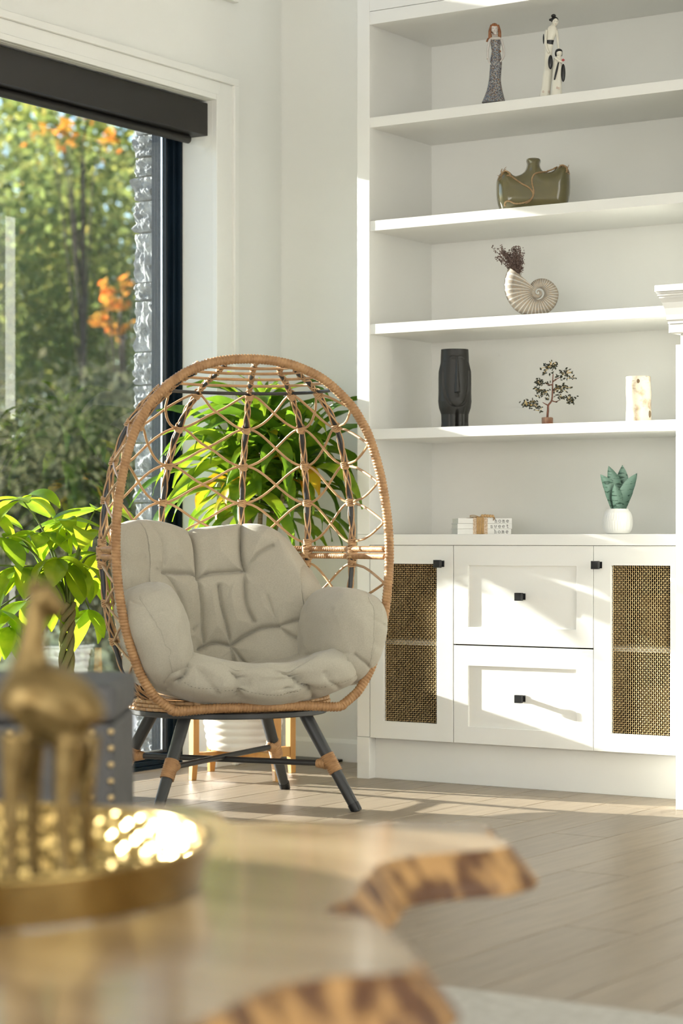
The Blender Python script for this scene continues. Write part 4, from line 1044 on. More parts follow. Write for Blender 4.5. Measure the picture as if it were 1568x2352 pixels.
# black face vase: head held between two hands
w = Spot(1044, .15, S4, 'face_vase', 'matte black vase shaped as a face held by two hands', 'vase')
M['matte'] = P('matte_black_ceramic', (.022, .021, .018), .48, c2=(.018, .017, .015))
def zv(y): return 780+y/4.238
zb, zt = 0., w.z(803); nz_, na_ = 200, 160; G = np.zeros((nz_, na_, 3))
for i in range(nz_):
    f = i/(nz_-1); z = zt*f; s = 1-f                                  # s: 0 top .. 1 bottom
    R = np.interp(s, [0, .12, .35, .55, .66, .74, .82, .92, 1.0], [.0485, .0500, .0520, .0520, .0530, .0500, .0425, .0415, .0435])
    for j in range(na_):
        a = 2*PI*j/na_; fr = math.atan2(math.sin(a+PI/2), math.cos(a+PI/2)) ; fr = math.atan2(math.sin(a-(-PI/2)), math.cos(a-(-PI/2)))  # 0 = towards viewer (-y)
        fr -= .12
        r = R
        jaw = .42*math.sqrt(max(0, 1-((s-.40)/.36)**2)) if s < .76 else 0       # half angle of the face
        jw = 1.02*math.sqrt(max(0, 1-(max(0, s-.30)/.43)**2)) if s < .73 else 0
        if s > .16 and abs(fr) < 1.9:
            edge = (abs(fr)-jw)
            hand = 1/(1+math.exp(-edge*16)); r += (.0065*min(1, (s-.16)/.12))*hand*(1 if abs(fr) < 1.6 else max(0, (1.9-abs(fr))/.3))
            if jw > 0: r -= .0045*math.exp(-(edge/.10)**2)*min(1, (s-.2)/.1)
        if s < .73: r += .004*math.exp(-(fr/.5)**2)*math.exp(-((s-.66)/.06)**2)   # chin
        if .10 < s < .55:                                                         # nose
            wd = .05+.10*(s-.10)/.45; r += (.003+.012*((s-.10)/.45)**1.2)*math.exp(-(fr/wd)**4)
        r += .0050*math.exp(-((s-.575)/.022)**2)*math.exp(-(fr/.10)**2) + .004*math.exp(-((s-.60)/.014)**2)*math.exp(-(fr/.08)**2)
        for sg in (-1, 1):                                                        # brow and lids
            r += .0016*math.exp(-((s-.095-.25*(abs(fr)-.25)**2)/.010)**2)*(1 if .03 < sg*fr < .55 else 0)
            r += .0015*math.exp(-(((s-.135)/.016)**2+((fr-sg*.28)/.14)**2))
        if s > .76: r -= .010*math.exp(-(fr/.10)**2)*min(1, (s-.76)/.05)          # gap between the wrists
        if s > .70:
            for sg in (-1, 1): r -= .0022*math.exp(-((fr-sg*.52)/.07)**2)*min(1, (s-.70)/.1)
        G[i, j] = (r*math.cos(a), r*math.sin(a)*.92, z)
m = MB(); m.grid(G, closed_v=True)
lip = G[-1]*np.array([.93, .93, 1]); inn = lip.copy(); inn[:, 2] = zt*.5
m.grid(np.stack([G[-1], lip, inn]), closed_v=True); b0 = len(m.v); m.f.append(tuple(range(na_))[::-1]); m.v.append((0, 0, zt*.5)); m.f += [(b0-na_+k, b0-na_+(k+1) % na_, b0) for k in range(na_)]
m.obj('vase_body', M['matte'], w.t, smooth='auto')

# gemstone tree
w = Spot(1256, .13, S4, 'gem_tree', 'miniature gemstone tree with dark chips and gold wire on wood base', 'ornament')
def zg(p): return (980+p[0]/4.238, 780+p[1]/4.238)
def gq(x, y, yy=0.): a = zg((x, y)); return w.p(a[0], a[1], yy)
M['bwood'] = P('dark_burl', (.17, .06, .025), .5, c2=(.28, .16, .10), nscale=30, bump=.4, bscale=60); M['btrunk'] = P('copper_brown', (.16, .045, .018), .35, c2=(.10, .03, .012), nscale=50, bump=.4, bscale=200)
ztop = w.z(zg((0, 757))[1])
MB().lathe([(.018, 0), (.0195, .003), (.019, ztop-.002), (.0175, ztop)], 9, rf=lambda a, i, z: 1+.08*math.sin(4*a+i)).obj('base', M['bwood'], w.t, smooth=False)
m = MB(); m.tube(catmull([gq(1172, 760), gq(1178, 690), gq(1182, 640), gq(1215, 590), gq(1222, 500), gq(1224, 420), gq(1228, 335)], 5), np.linspace(.0042, .0016, 31), 8)
for pts in ([(1180, 640), (1150, 625), (1125, 610)], [(1212, 592), (1250, 605), (1285, 592)], [(1224, 440), (1190, 440), (1155, 428)], [(1226, 410), (1260, 385), (1300, 365)], [(1222, 500), (1250, 490), (1280, 470)]):
    m.tube(catmull([gq(*p) for p in pts], 5), np.linspace(.0026, .001, 11), 6)
m.obj('trunk', M['btrunk'], w.t, smooth=True, fix=False)
cl = [(1205, 255, 75, 45, 34), (1345, 330, 55, 35, 18), (1405, 365, 40, 25, 8), (1095, 415, 60, 40, 20), (1310, 470, 75, 50, 32), (1085, 490, 50, 35, 16), (985, 630, 65, 40, 28), (1050, 620, 50, 40, 14), (1395, 580, 60, 35, 26), (1310, 560, 50, 30, 14), (1105, 695, 35, 30, 8), (1150, 525, 50, 35, 16), (1140, 325, 30, 30, 8), (1170, 420, 40, 30, 8), (1270, 360, 30, 25, 5), (1085, 550, 40, 10, 4), (1175, 570, 20, 15, 3)]
rr = random.Random(8); mc = MB(); mg = MB()
for (x, y, rx, ry, n) in cl:
    for _ in range(int(n*1.35)):
        p = Vector(gq(x+rr.gauss(0, rx*.55), y+rr.gauss(0, ry*.6), rr.gauss(0, .010))); e = Matrix.Rotation(rr.uniform(0, 6.28), 3, Vector((rr.random()-.5, rr.random()-.5, rr.random()-.5)).normalized())
        a, b_, c_ = rr.uniform(.0050, .0078), rr.uniform(.0030, .0044), rr.uniform(.0020, .0030)
        vv = [e@Vector(q)+p for q in ((a, 0, 0), (-a, b_*.3, 0), (0, b_, c_*.4), (a*.2, -b_, 0), (0, 0, c_), (a*.2, 0, -c_))]
        mc.add(vv, [(0, 2, 4), (2, 1, 4), (1, 3, 4), (3, 0, 4), (2, 0, 5), (1, 2, 5), (3, 1, 5), (0, 3, 5)])
        if rr.random() < .45: c0 = Vector(gq(x, y)); mg.tube([c0+(p-c0)*.25, p+Vector((0, 0, .001))], .0010, 4)
mc.obj('gem_leaves', P('gem_chip', (.022, .024, .014), .18, c2=(.05, .05, .03), nscale=200), w.t, fix=False, kind='stuff'); mg.obj('gold_wire', P('bright_gold_wire', (.85, .62, .22), .3, 1.), w.t, fix=False, kind='stuff')

# birch log candle holder
w = Spot(1466, .12, S4, 'birch_log', 'short white birch log standing on the lowest open shelf', 'candle holder')
def birch():
    m, nt, b = nodes_of('birch_bark'); N = nt.nodes; Lk = nt.links; tc = N.new('ShaderNodeTexCoord')
    n1 = N.new('ShaderNodeTexNoise'); n1.inputs['Scale'].default_value = 26; n1.inputs['Detail'].default_value = 5; Lk.new(tc.outputs['Object'], n1.inputs['Vector'])
    r1 = N.new('ShaderNodeValToRGB'); e = r1.color_ramp.elements; e[0].position = .33; e[0].color = (.30, .20, .11, 1); e[1].position = .52; e[1].color = (.66, .585, .46, 1); Lk.new(n1.outputs['Fac'], r1.inputs[0])
    mp = N.new('ShaderNodeMapping'); mp.inputs['Scale'].default_value = (25, 25, 220); Lk.new(tc.outputs['Object'], mp.inputs[0]); n2 = N.new('ShaderNodeTexNoise'); n2.inputs['Scale'].default_value = 1; Lk.new(mp.outputs[0], n2.inputs['Vector'])
    r2 = N.new('ShaderNodeValToRGB'); e = r2.color_ramp.elements; e[0].position = .26; e[0].color = (.2, .15, .1, 1); e[1].position = .33; e[1].color = (1, 1, 1, 1); Lk.new(n2.outputs['Fac'], r2.inputs[0])
    mx = N.new('ShaderNodeMix'); mx.data_type = 'RGBA'; mx.blend_type = 'MULTIPLY'; mx.inputs[0].default_value = 1; Lk.new(r1.outputs[0], mx.inputs[6]); Lk.new(r2.outputs[0], mx.inputs[7]); Lk.new(mx.outputs[2], b.inputs['Base Color']); b.inputs['Roughness'].default_value = .75
    return m
hz = w.z(865); rB = w.k*28.5
MB().lathe([(rB*.96, 0), (rB, .004)]+[(rB*(1+.02*math.sin(i)), .004+(hz-.008)*i/12) for i in range(1, 12)]+[(rB*.99, hz-.003), (rB*.96, hz), (rB*.6, hz), (rB*.58, hz-.03), (.001, hz-.03)], 40, capt=False, rf=lambda a, i, z: 1+.025*math.sin(3*a+z*30)+.012*math.sin(7*a)).obj('log', birch(), w.t, smooth='auto')
MB().ball((w.x(1462), -rB*.93, w.z(877)), (.006, .003, .008), 10, 8).obj('knot', P('bark_knot', (.14, .09, .05), .9), w.t, smooth=True)
MB().ball((w.x(1489), -rB*.62, w.z(952)), (.005, .006, .012), 10, 8).obj('knot', P('bark_knot_b', (.20, .14, .08), .9), w.t, smooth=True)

# three stacked books tied with ribbon
BK = at_plane(1113, 1224, 1, .10); bkz = SC+.0004; brz = math.radians(41); kk = ((BK-CAM)@FW)/F_PX
white_p = P('book_paper', (.78, .77, .71), .7, c2=(.70, .69, .62), nscale=200, nstretch=(.05, .05, 2)); cover = P('book_cover', (.82, .81, .77), .5)
ink = P('black_ink', (.02, .02, .02), .6)
GL = {  # slab letters on a grid of x 0..1, z 0..1 (x-height), ascenders to 1.55
 'h': [[(.1, 1.5), (.25, 1.5), (.25, 0)], [(.08, 0), (.42, 0)], [(.25, .75), (.4, .97), (.6, .98), (.74, .8), (.74, 0)], [(.58, 0), (.92, 0)]],
 'o': [[(.5, 1), (.22, .88), (.1, .5), (.22, .12), (.5, 0), (.78, .12), (.9, .5), (.78, .88), (.5, 1)]],
 'm': [[(0, .97), (.13, .97), (.13, 0)], [(0, 0), (.26, 0)], [(.13, .8), (.26, .98), (.4, .97), (.48, .82), (.48, 0)], [(.38, 0), (.6, 0)], [(.48, .8), (.62, .98), (.76, .97), (.85, .82), (.85, 0)], [(.75, 0), (1, 0)]],
 'e': [[(.1, .52), (.9, .52), (.86, .78), (.68, .97), (.4, .98), (.18, .82), (.1, .5), (.18, .18), (.42, .0), (.68, .02), (.88, .18)]],
 's': [[(.8, .95), (.8, .75)], [(.8, .82), (.6, .98), (.3, .95), (.18, .75), (.35, .56), (.68, .46), (.84, .26), (.7, .04), (.38, .0), (.16, .2)], [(.16, .28), (.16, .02)]],
 'w': [[(0, .98), (.28, .98)], [(.1, .98), (.3, 0), (.5, .75), (.7, 0), (.9, .98)], [(.72, .98), (1, .98)]],
 't': [[(.4, 1.4), (.4, .2), (.52, .02), (.72, .02), (.86, .18)], [(.12, .97), (.8, .97)]]}
bw, bd_, bh = 127*kk, .125, 11.8*kk
words = ['home', 'sweet', 'home']; tsz = {0: (1096+42, 1172), 1: (1127, 1174), 2: (1135, 1175)}
for i in range(3):
    nm = ('bottom', 'middle', 'top')[i]
    b = thing('book', '%s white book of the ribbon-tied stack, spine reading %s' % (nm, ('home', 'sweet', 'home')[i]), 'book', (BK[0], BK[1], bkz+i*(bh+.0009)), brz, 'ribbon-tied books')
    x0 = -bw/2+(.002 if i == 2 else 0); x1 = bw/2-(.003 if i == 0 else 0)
    MB().box(x0+.003, x1-.003, .002, bd_-.003, .0016, bh-.0016).obj('pages', white_p, b)
    cvr = MB(); cvr.box(x0, x1, 0, bd_, 0, .0015); cvr.box(x0, x1, 0, bd_, bh-.0015, bh); cvr.box(x0, x1, 0, .0019, .0015, bh-.0015)
    cvr.obj('cover', cover, b)
    word = words[i]; xh = 5.6*kk; adv = (9.1 if word == 'home' else 9.3)*kk; n_ = len(word); xe = x1-.0055-(.001 if i else .0)
    for li, chx in enumerate(word):
        ox = xe-(n_-li)*adv; mm = MB()
        for st_ in GL[chx]:
            q = catmull(st_, 3) if len(st_) > 5 else st_
            pp = [(ox+p[0]*6.0*kk, -.0006, .0036+p[1]*xh) for p in q]
            mm.tube(pp, .00066, 4)
        mm.obj('letter', ink, b, fix=False)
htot = 3*(bh+.0009)
rbn = thing('ribbon_tie', 'tan lace ribbon and jute bow tied around the stacked books', 'ribbon', (BK[0], BK[1], bkz), brz)
M['tan'] = P('tan_ribbon', (.50, .31, .13), .8, c2=(.40, .24, .09), nscale=60, bump=.3, bscale=300); M['lace'] = P('lace', (.70, .56, .42), .9, c2=(.50, .36, .24), nscale=260, contrast=(.45, .55))
rx0 = -bw/2+36*kk; 
def band(x0, x1, off, mat, nm):
    m = MB(); y0, y1, z0, z1 = -off, bd_+off, .0001, htot+off
    pr = [(y0, z0), (y0, z1), (y1, z1), (y1, z0)]; t = .0006
    m.box(x0, x1, y0-t, y0, z0, z1+t); m.box(x0, x1, y0, y1, z1, z1+t); m.box(x0, x1, y1, y1+t, z0, z1); m.obj(nm, mat, rbn)
band(rx0, rx0+34*kk, .0006, M['lace'], 'lace_band')
for a in (8, 14, 20): band(rx0+a*kk, rx0+(a+5.2)*kk, .0016+.0003*(a % 3), M['tan'], 'ribbon_strand')
zt_ = htot+.003; xm = rx0+16*kk
for pts in ([(xm, 0, 0), (xm-.02, -.004, .006), (xm-.034, .0, .005), (xm-.03, .006, .0015), (xm, .003, .001)], [(xm, 0, 0), (xm+.014, .01, .007), (xm+.006, .012, .004), (xm, .002, 0)]):
    MB().tube(catmull([(p[0], p[1], zt_+p[2]) for p in pts], 6), .0014, 6).obj('bow_loop', M['rope'], rbn, smooth=True)
bd2 = MB().ball((0, 0, 0), .0062, 14, 10).mesh('bead'); bd2.materials.append(P('wood_bead', (.56, .36, .17), .6, c2=(.46, .27, .11), nscale=60)); bd2.polygons.foreach_set('use_smooth', [True]*len(bd2.polygons))
for k, (dx, dy, dz) in enumerate(((.010, -.002, .004), (.019, -.004, .0045), (.028, -.006, .004), (.037, -.008, .0035), (.045, -.010, .003))):
    put('bead', bd2, rbn, (xm+dx, dy+.006, zt_+dz), scale=(1-.03*k,)*3)
MB().tube(catmull([(xm+.048, -.003, zt_+.002), (xm+.050, -.006, zt_-.004), (xm+.047, -.0045, zt_-.012)], 4), [.002, .0025, .003, .0032, .003, .0026, .002, .0016, .001], 6).obj('tassel', M['rope'], rbn, smooth=True)

# snake plant in ribbed pot
w = Spot(1418, .12, SC, 'potted_snake_plant', 'small artificial snake plant in a white ribbed pot on the countertop', 'plant')
hz = w.z(1169); prf = [(20, 0), (24, .5), (28, 3), (31.5, 9), (33.5, 17), (34, 26), (33, 36), (30, 45), (25.5, 51), (24.5, 54), (23, 54), (22, 49)]
pp = [tuple(v) for v in catmull([(a*w.k, b*w.k*hz/(54*w.k)) for a, b in prf], 5)]
def flute(a, i, z):
    f = z/hz; return 1+(.022*abs(math.sin(a*17+(PI/2 if f < .52 else 0)))*min(1, max(0, (f-.08)*12))*min(1, max(0, (.95-f)*10)))
MB().lathe(pp, 136, capt=False, rf=flute).obj('pot', M['white_cer'], w.t, smooth='auto')
MB().lathe([(.001, hz-.006), (.0325, hz-.006)], 24, capb=False, capt=False).obj('soil', M['soil'], w.t)
def snake_mat():
    m, nt, b = nodes_of('snake_leaf'); N = nt.nodes; Lk = nt.links; tc = N.new('ShaderNodeTexCoord'); mp = N.new('ShaderNodeMapping'); mp.inputs['Scale'].default_value = (38, 38, 130); Lk.new(tc.outputs['Object'], mp.inputs[0])
    nz = N.new('ShaderNodeTexNoise'); nz.inputs['Scale'].default_value = 1; nz.inputs['Detail'].default_value = 3; nz.inputs['Distortion'].default_value = .5; Lk.new(mp.outputs[0], nz.inputs['Vector']); rp = N.new('ShaderNodeValToRGB'); e = rp.color_ramp.elements
    e[0].position = .37; e[0].color = (.028, .075, .05, 1); e[1].position = .46; e[1].color = (.15, .255, .20, 1); Lk.new(nz.outputs['Fac'], rp.inputs[0]); Lk.new(rp.outputs[0], b.inputs['Base Color']); b.inputs['Roughness'].default_value = .5; return m
M['snake'] = snake_mat()
def spear(base, mid, tip, wd, yb0, y1, y2, yaw, curl):
    ax_ = catmull([w.p(*base, yb0), w.p(*mid, y1), w.p(*tip, y2)], 8); n = len(ax_); G = []
    wp = np.interp(np.linspace(0, 1, n), [0, .15, .45, .7, .88, 1], [.62, .78, 1, .8, .4, .02])*wd*w.k/2
    for i, p in enumerate(ax_):
        t = np.array(ax_[min(n-1, i+1)])-np.array(ax_[max(0, i-1)]); t /= np.linalg.norm(t); s = np.array([math.cos(yaw), math.sin(yaw), 0]); s = s-t*(s@t); s /= np.linalg.norm(s); nn = np.cross(t, s); nn *= -np.sign(nn[1]+1e-9)*-1
        G.append([np.array(p)+s*wp[i]*q+nn*curl*wp[i]*q*q for q in np.linspace(-1, 1, 9)])
    G = np.array(G); m = MB(); m.grid(G); m.grid((G+np.array([0, .0016, 0]))[:, ::-1]); m.obj('leaf', M['snake'], w.t, smooth=True)
spear((1412, 1172), (1398, 1128), (1376.5, 1090), 36, -.008, -.020, -.022, .35, -.5)
spear((1418, 1172), (1411, 1115), (1397, 1070), 33, .004, .006, .000, .1, -.45)
spear((1424, 1172), (1430, 1112), (1431, 1068), 32, .014, .022, .022, -.2, .4)
spear((1426, 1172), (1440, 1128), (1461, 1087), 34, -.012, -.018, -.018, -.5, -.5)
spear((1416, 1172), (1414, 1140), (1408, 1112), 26, -.018, -.026, -.03, .0, -.5)
# ------------------------------------------------------------------ foreground: rug, slab table, tray, giraffe, ottoman
rg = MB().box(1.98, 5.6, -8.6, -3.0, .0005, .014).obj('rug', M['rug'], None, bevel=.004); tag(rg, 'cream woven rug under the live-edge table', 'rug')

def table_wood():
    m, nt, b = nodes_of('slab_wood'); N = nt.nodes; Lk = nt.links
    tc = N.new('ShaderNodeTexCoord'); mp = N.new('ShaderNodeMapping'); mp.inputs['Scale'].default_value = (1.2, 5, 3); mp.inputs['Rotation'].default_value = (0, 0, .9); Lk.new(tc.outputs['Object'], mp.inputs[0])
    nz = N.new('ShaderNodeTexNoise'); nz.inputs['Scale'].default_value = 2.4; nz.inputs['Detail'].default_value = 6; nz.inputs['Distortion'].default_value = .8; Lk.new(mp.outputs[0], nz.inputs['Vector'])
    rp = N.new('ShaderNodeValToRGB'); e = rp.color_ramp.elements; e[0].position = .3; e[0].color = (.27, .165, .075, 1); e[1].position = .72; e[1].color = (.56, .40, .23, 1); x = e.new(.52); x.color = (.43, .285, .145, 1)
    Lk.new(nz.outputs['Fac'], rp.inputs[0]); Lk.new(rp.outputs[0], b.inputs['Base Color'])
    b.inputs['Roughness'].default_value = .4; b.inputs['Coat Weight'].default_value = 1; b.inputs['Coat Roughness'].default_value = .13; b.inputs['Coat IOR'].default_value = 1.6
    return m
M['slab'] = table_wood()
M['bark_edge'] = P('live_edge', (.46, .26, .095), .55, c2=(.11, .045, .015), nscale=24, nstretch=(1, 1, .3), bump=.8, bscale=26, detail=3, contrast=(.42, .58))
TZ = .42
tpx = [(-420, 1905), (-200, 1872), (0, 1856), (150, 1850), (290, 1847), (400, 1849), (468, 1856), (500, 1868), (508, 1882), (560, 1890), (700, 1886), (820, 1889), (930, 1886), (1040, 1889), (1108, 1891), (1122, 1903), (1118, 1916), (1150, 1928), (1170, 1941), (1120, 1952), (1020, 1960), (940, 1968), (872, 1984), (850, 2006), (825, 2030), (806, 2062), (764, 2080), (745, 2091), (782, 2100), (842, 2110), (890, 2138), (930, 2172), (957, 2205), (948, 2226), (880, 2238), (800, 2240), (700, 2252), (625, 2268), (560, 2296), (490, 2330), (380, 2375), (200, 2420), (0, 2450), (-300, 2470), (-520, 2300), (-560, 2080)]
out = np.array([at_plane(x, y, 2, TZ)[:2] for x, y in tpx])
out = np.array(catmull(out, 6, True)); nO = len(out)
TC = out.mean(0)
tb = thing('live_edge_table', 'live-edge wood slab coffee table in the blurred foreground', 'table', (TC[0], TC[1], 0))
o2 = out-TC
tan = np.roll(o2, -1, 0)-np.roll(o2, 1, 0); nrm = np.stack([tan[:, 1], -tan[:, 0]], 1); nrm /= np.linalg.norm(nrm, axis=1, keepdims=True)
area_ = .5*np.sum(o2[:, 0]*np.roll(o2[:, 1], -1)-np.roll(o2[:, 0], -1)*o2[:, 1]); nrm *= np.sign(area_)
pv, pe, pf = [Vector(p) for p in o2], [], [list(range(nO))] if area_ > 0 else [list(range(nO))[::-1]]
gx = np.arange(o2[:, 0].min(), o2[:, 0].max(), .05); gy = np.arange(o2[:, 1].min(), o2[:, 1].max(), .05)
r_ = delaunay_2d_cdt(pv, pe, pf, 1, 1e-5)
m = MB(); m.add([(v.x, v.y, TZ) for v in r_[0]], [tuple(f) for f in r_[2]]); m.obj('slab_top', M['slab'], tb)
rings = []
for k, (z, o_) in enumerate(((TZ, 0), (TZ-.004, .004), (TZ-.018, .014), (TZ-.036, .028), (TZ-.052, .040), (TZ-.060, .036))):
    q = np.array([[p[0]+n_[0]*(o_+(0 if k == 0 else .006*noise.noise(Vector((p[0]*30, p[1]*30, z*25))))), p[1]+n_[1]*(o_+(0 if k == 0 else .006*noise.noise(Vector((p[0]*30, p[1]*30, z*25))))), z] for p, n_ in zip(o2, nrm)])
    rings.append(q)
m = MB(); m.grid(rings, closed_v=True); m.add([(v.x, v.y, TZ-.056) for v in r_[0]], [tuple(f)[::-1] for f in r_[2]])
m.obj('live_edge', M['bark_edge'], tb, smooth=True)
for px, py in ((150, 2000), (-250, 2200), (420, 2250), (620, 1985)):
    q = at_plane(px, py, 2, TZ)[:2]-TC
    MB().lathe([(.05, .0145), (.055, .02), (.045, .2), (.06, TZ-.058)], 20, q[0], q[1], rf=lambda a, i, z: 1+.08*math.sin(3*a+i)).obj('leg', M['bark_edge'], tb, smooth='auto')

# hammered gold tray with mirror bottom
tc_ = at_depth(-205, 1236, 2.75); TRR = .378
tr = thing('round_tray', 'round gold tray with hammered rim and mirror base on the slab table', 'tray', (tc_[0], tc_[1], TZ))
nseg = 352; nzr = 14; G = []
rs = np.random.default_rng(3)
for j in range(nzr+1):
    z = .002+.056*j/nzr; row = []
    for k in range(nseg):
        a = 2*PI*k/nseg
        ham = .0045*math.sin(a*44+(j//4 % 2)*PI)*math.sin(PI*j/4.0)**2
        rr = TRR-.012+.014*(j/nzr)+ham; row.append((rr*math.cos(a), rr*math.sin(a), z))
    G.append(row)
Gi = [[(x*(1-.006/TRR), y*(1-.006/TRR), z) for (x, y, z) in row] for row in G[::-1]]
G = [[((TRR-.012+.014*(j/nzr))*math.cos(2*PI*k/nseg), (TRR-.012+.014*(j/nzr))*math.sin(2*PI*k/nseg), .002+.056*j/nzr) for k in range(nseg)] for j in range(nzr+1)]
MB().grid(G+Gi, closed_v=True).obj('rim', M['gold'], tr, smooth=True)
MB().tube([(TRR*1.004*math.cos(a), TRR*1.004*math.sin(a), .059) for a in np.linspace(0, 2*PI, 140, endpoint=False)], .004, 8, closed=True).obj('rim_bead', M['gold'], tr, smooth=True)
M['mirror'] = P('mirror_glass', (.80, .80, .76), .03, 1.)
MB().lathe([(.01, .001), (TRR-.014, .001), (TRR-.014, .005), (.01, .005)], 96).obj('mirror_base', M['mirror'], tr)

# giraffe figurine, gold, standing on the tray
GZ = 2.80; gp = at_depth(100, 1235, GZ); k_ = GZ/F_PX
gi = thing('giraffe_figurine', 'tall gold giraffe figurine standing on the round tray', 'figurine', (gp[0], gp[1], TZ+.0055), TH)
def g3(px, py, y=0.): return ((px-100)*k_, y, .86+(HY-py)*k_-(TZ+.0055))
zf = 0.004
mb = MB()
def limb(pts, rad, seg=12):
    q = catmull([p+(r,) for p, r in zip(pts, rad)], 6); mb.tube([tuple(v[:3]) for v in q], [float(v[3]) for v in q], seg)
limb([g3(40, 1650), g3(80, 1610), g3(130, 1625), g3(178, 1660), g3(192, 1680)], [.040, .050, .052, .045, .03])
limb([g3(62, 1640), g3(66, 1560), g3(74, 1480), g3(84, 1400), g3(92, 1362)], [.040, .030, .0185, .0145, .014])
limb([g3(86, 1366), g3(104, 1376), g3(126, 1398), g3(140, 1412)], [.0165, .018, .014, .0105])
for x, y in ((76, 1345), (104, 1345)): limb([g3(88, 1366, .0), g3(x+6, 1340), g3(x+6, 1318)], [.006, .004, .0045], 8)
limb([g3(82, 1368), g3(66, 1352, .0), g3(56, 1350)], [.006, .007, .002], 8); limb([g3(98, 1366, -.01), g3(116, 1350, -.012), g3(124, 1346, -.012)], [.006, .007, .002], 8)
def leg(x0, y0, x1, y1, x2, dy):
    a, b_, c_ = g3(x0, y0, dy), g3(x1, y1, dy*1.3), list(g3(x2, 1990, dy*1.4)); c_[2] = zf
    limb([a, b_, tuple(c_)], [.024, .0125, .0095]); limb([tuple(c_), (c_[0]+.006, c_[1]-.004, zf)], [.011, .012])
leg(45, 1680, 34, 1830, 34, -.018); leg(62, 1680, 66, 1830, 70, .02); leg(165, 1690, 152, 1830, 160, -.02); leg(188, 1690, 190, 1830, 196, .02)
limb([g3(196, 1672), g3(212, 1720), g3(208, 1790)], [.006, .004, .006], 8)
go = mb.obj('body', P('antique_brass', (.30, .215, .095), .4, 1., c2=(.16, .105, .04), nscale=22), gi, smooth=True)
rm = go.modifiers.new('fuse', 'REMESH'); rm.mode = 'VOXEL'; rm.voxel_size = .0035; rm.use_smooth_shade = True
sm = go.modifiers.new('smooth', 'SMOOTH'); sm.iterations = 6; sm.factor = .5

# ottoman with brass nailheads
oz = 4.16; oc = at_depth(262, HY, oz)[:2]; W_, D_ = .52, .40
ot = thing('upholstered_ottoman', 'grey upholstered ottoman with brass nailhead trim behind the table', 'ottoman', (oc[0], oc[1], 0), TH)
MB().box(-W_, 0, 0, D_, .06, .505).obj('body', M['greyfab'], ot, bevel=.012, bseg=3)
MB().box(-W_-.004, .004, -.004, D_+.004, .506, .58).obj('top_pad', M['greyfab'], ot, bevel=.018, bseg=4)
for x in (-.05, -W_+.05):
    for y in (.05, D_-.05): MB().lathe([(.014, .0005), (.022, .059)], 14, x, y).obj('foot', M['black'], ot)
nh = MB().ball((0, 0, 0), (.0062, .0035, .0062), 10, 6).mesh('nailhead'); nh.materials.append(M['brass']); nh.polygons.foreach_set('use_smooth', [True]*len(nh.polygons))
for x in (-.006, -.0415, -W_+.0415, -W_+.006):
    z = .49
    while z > .08: put('nailhead', nh, ot, (x, -.001, z)); z -= .0315
for x in np.arange(-.073, -W_+.05, -.0315): put('nailhead', nh, ot, (x, -.001, .49))
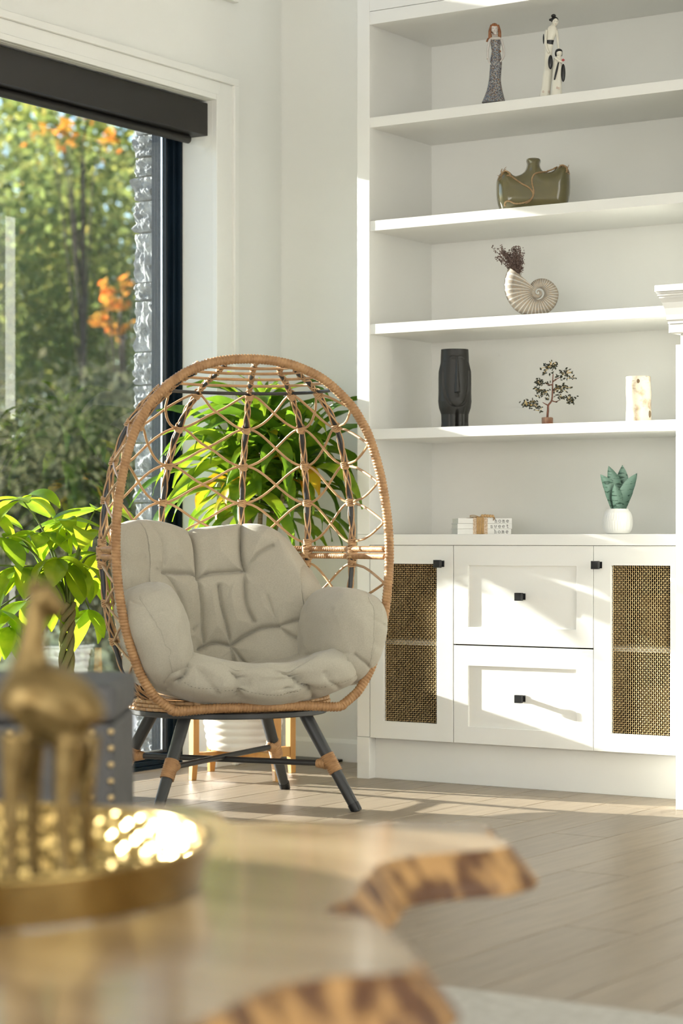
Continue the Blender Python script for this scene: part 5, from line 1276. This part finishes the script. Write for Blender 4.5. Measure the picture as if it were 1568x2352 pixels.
# ------------------------------------------------------------------ trees outside the window
M['bark'] = P('tree_bark', (.12, .09, .065), .95, c2=(.06, .045, .03), nscale=12, nstretch=(2, 2, .4), bump=.8)
def tree(px, Z, label, zc, rx, rz, nleaf, size, cols, seed, trunk=True, nm='tree', cat='tree', base=None, trans=.55):
    r = np.random.default_rng(seed); p = at_depth(px, HY, Z); t = thing(nm, label, cat, (p[0], p[1], -.35))
    cols = [(p_, tuple(min(.9, c_*1.25) for c_ in q_)) for p_, q_ in cols]; nleaf = int(nleaf*2.2); size = size*.62
    mat = leaf_mat('%s_foliage_%d' % (nm, seed), cols, trans, .8, True, .55)
    nc = max(8, int(nleaf/130)); cc = r.normal(size=(nc, 3)); cc /= np.linalg.norm(cc, axis=1, keepdims=True); cc *= (r.random((nc, 1))**.45)
    cc = cc*np.array([rx, rx, rz])+np.array([0, 0, zc+.35])
    cen = np.repeat(cc, nleaf//nc, 0)+r.normal(size=(nleaf//nc*nc, 3))*np.array([.26, .26, .22])*rx*.5
    cen[:, 2] = np.maximum(cen[:, 2], .05); n = len(cen)
    a = r.normal(size=(n, 3)); a /= np.linalg.norm(a, axis=1, keepdims=True); b = np.cross(a, r.normal(size=(n, 3))); b /= np.linalg.norm(b, axis=1, keepdims=True)
    s = size*(.6+.8*r.random((n, 1))); a = a*s; b = b*s*.55
    V = np.stack([cen-a, cen+b, cen+a, cen-b], 1).reshape(-1, 3); Fc = np.arange(n*4).reshape(n, 4)
    me = bpy.data.meshes.new('foliage'); me.from_pydata(V.tolist(), [], Fc.tolist()); me.materials.append(mat)
    put('foliage', me, t, kind='stuff')
    if trunk:
        m = MB(); m.tube(catmull([(0, 0, 0), (.05, .05, zc*.5), (0, .1, zc+.2)], 6), np.linspace(.04, .018, 13), 10)
        for k in range(9):
            c_ = cc[r.integers(nc)]; m.tube(catmull([(0.02, .06, zc*.45+r.random()*zc*.4), tuple(c_*.5+np.array([0, 0, zc*.45])), tuple(c_)], 5), np.linspace(.011, .004, 11), 6)
        m.obj('trunk', M['bark'], t, smooth=True)
    return t
G1 = [(0, (.05, .085, .03)), (.5, (.11, .155, .045)), (.8, (.24, .25, .06)), (1, (.42, .27, .05))]
G2 = [(0, (.06, .09, .04)), (.5, (.13, .16, .05)), (.85, (.22, .21, .06)), (1, (.38, .22, .04))]
GO = [(0, (.10, .10, .02)), (.4, (.30, .20, .03)), (.7, (.50, .22, .03)), (1, (.55, .16, .02))]
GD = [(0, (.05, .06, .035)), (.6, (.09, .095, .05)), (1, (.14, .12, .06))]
tree(230, 24., 'green and yellow broadleaf tree right of centre in the window', 3.8, 2.5, 2.7, 7500, .095, G1, 1)
tree(-40, 30., 'tall green tree at the left edge of the window', 4.0, 3.0, 3.2, 4200, .11, G2, 2)
tree(120, 38., 'distant tree with loose crown and sky gaps', 5.4, 4.2, 4.2, 4200, .15, G1, 3)
tree(268, 20., 'small orange autumn tree low behind the stone pier', 2.95, .32, .26, 60, .085, GO, 4)
tree(175, 21., 'orange autumn branch tree high behind the blind', 4.7, .5, .3, 36, .085, GO, 8)
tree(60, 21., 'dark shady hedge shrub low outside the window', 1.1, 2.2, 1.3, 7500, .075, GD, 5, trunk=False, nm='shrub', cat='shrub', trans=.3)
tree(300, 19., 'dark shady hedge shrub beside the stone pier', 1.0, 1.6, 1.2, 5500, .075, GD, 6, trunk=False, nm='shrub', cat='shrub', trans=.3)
tree(-330, 26., 'dense green tree beyond the left window edge', 3.4, 3.0, 3.0, 6000, .11, G2, 7)
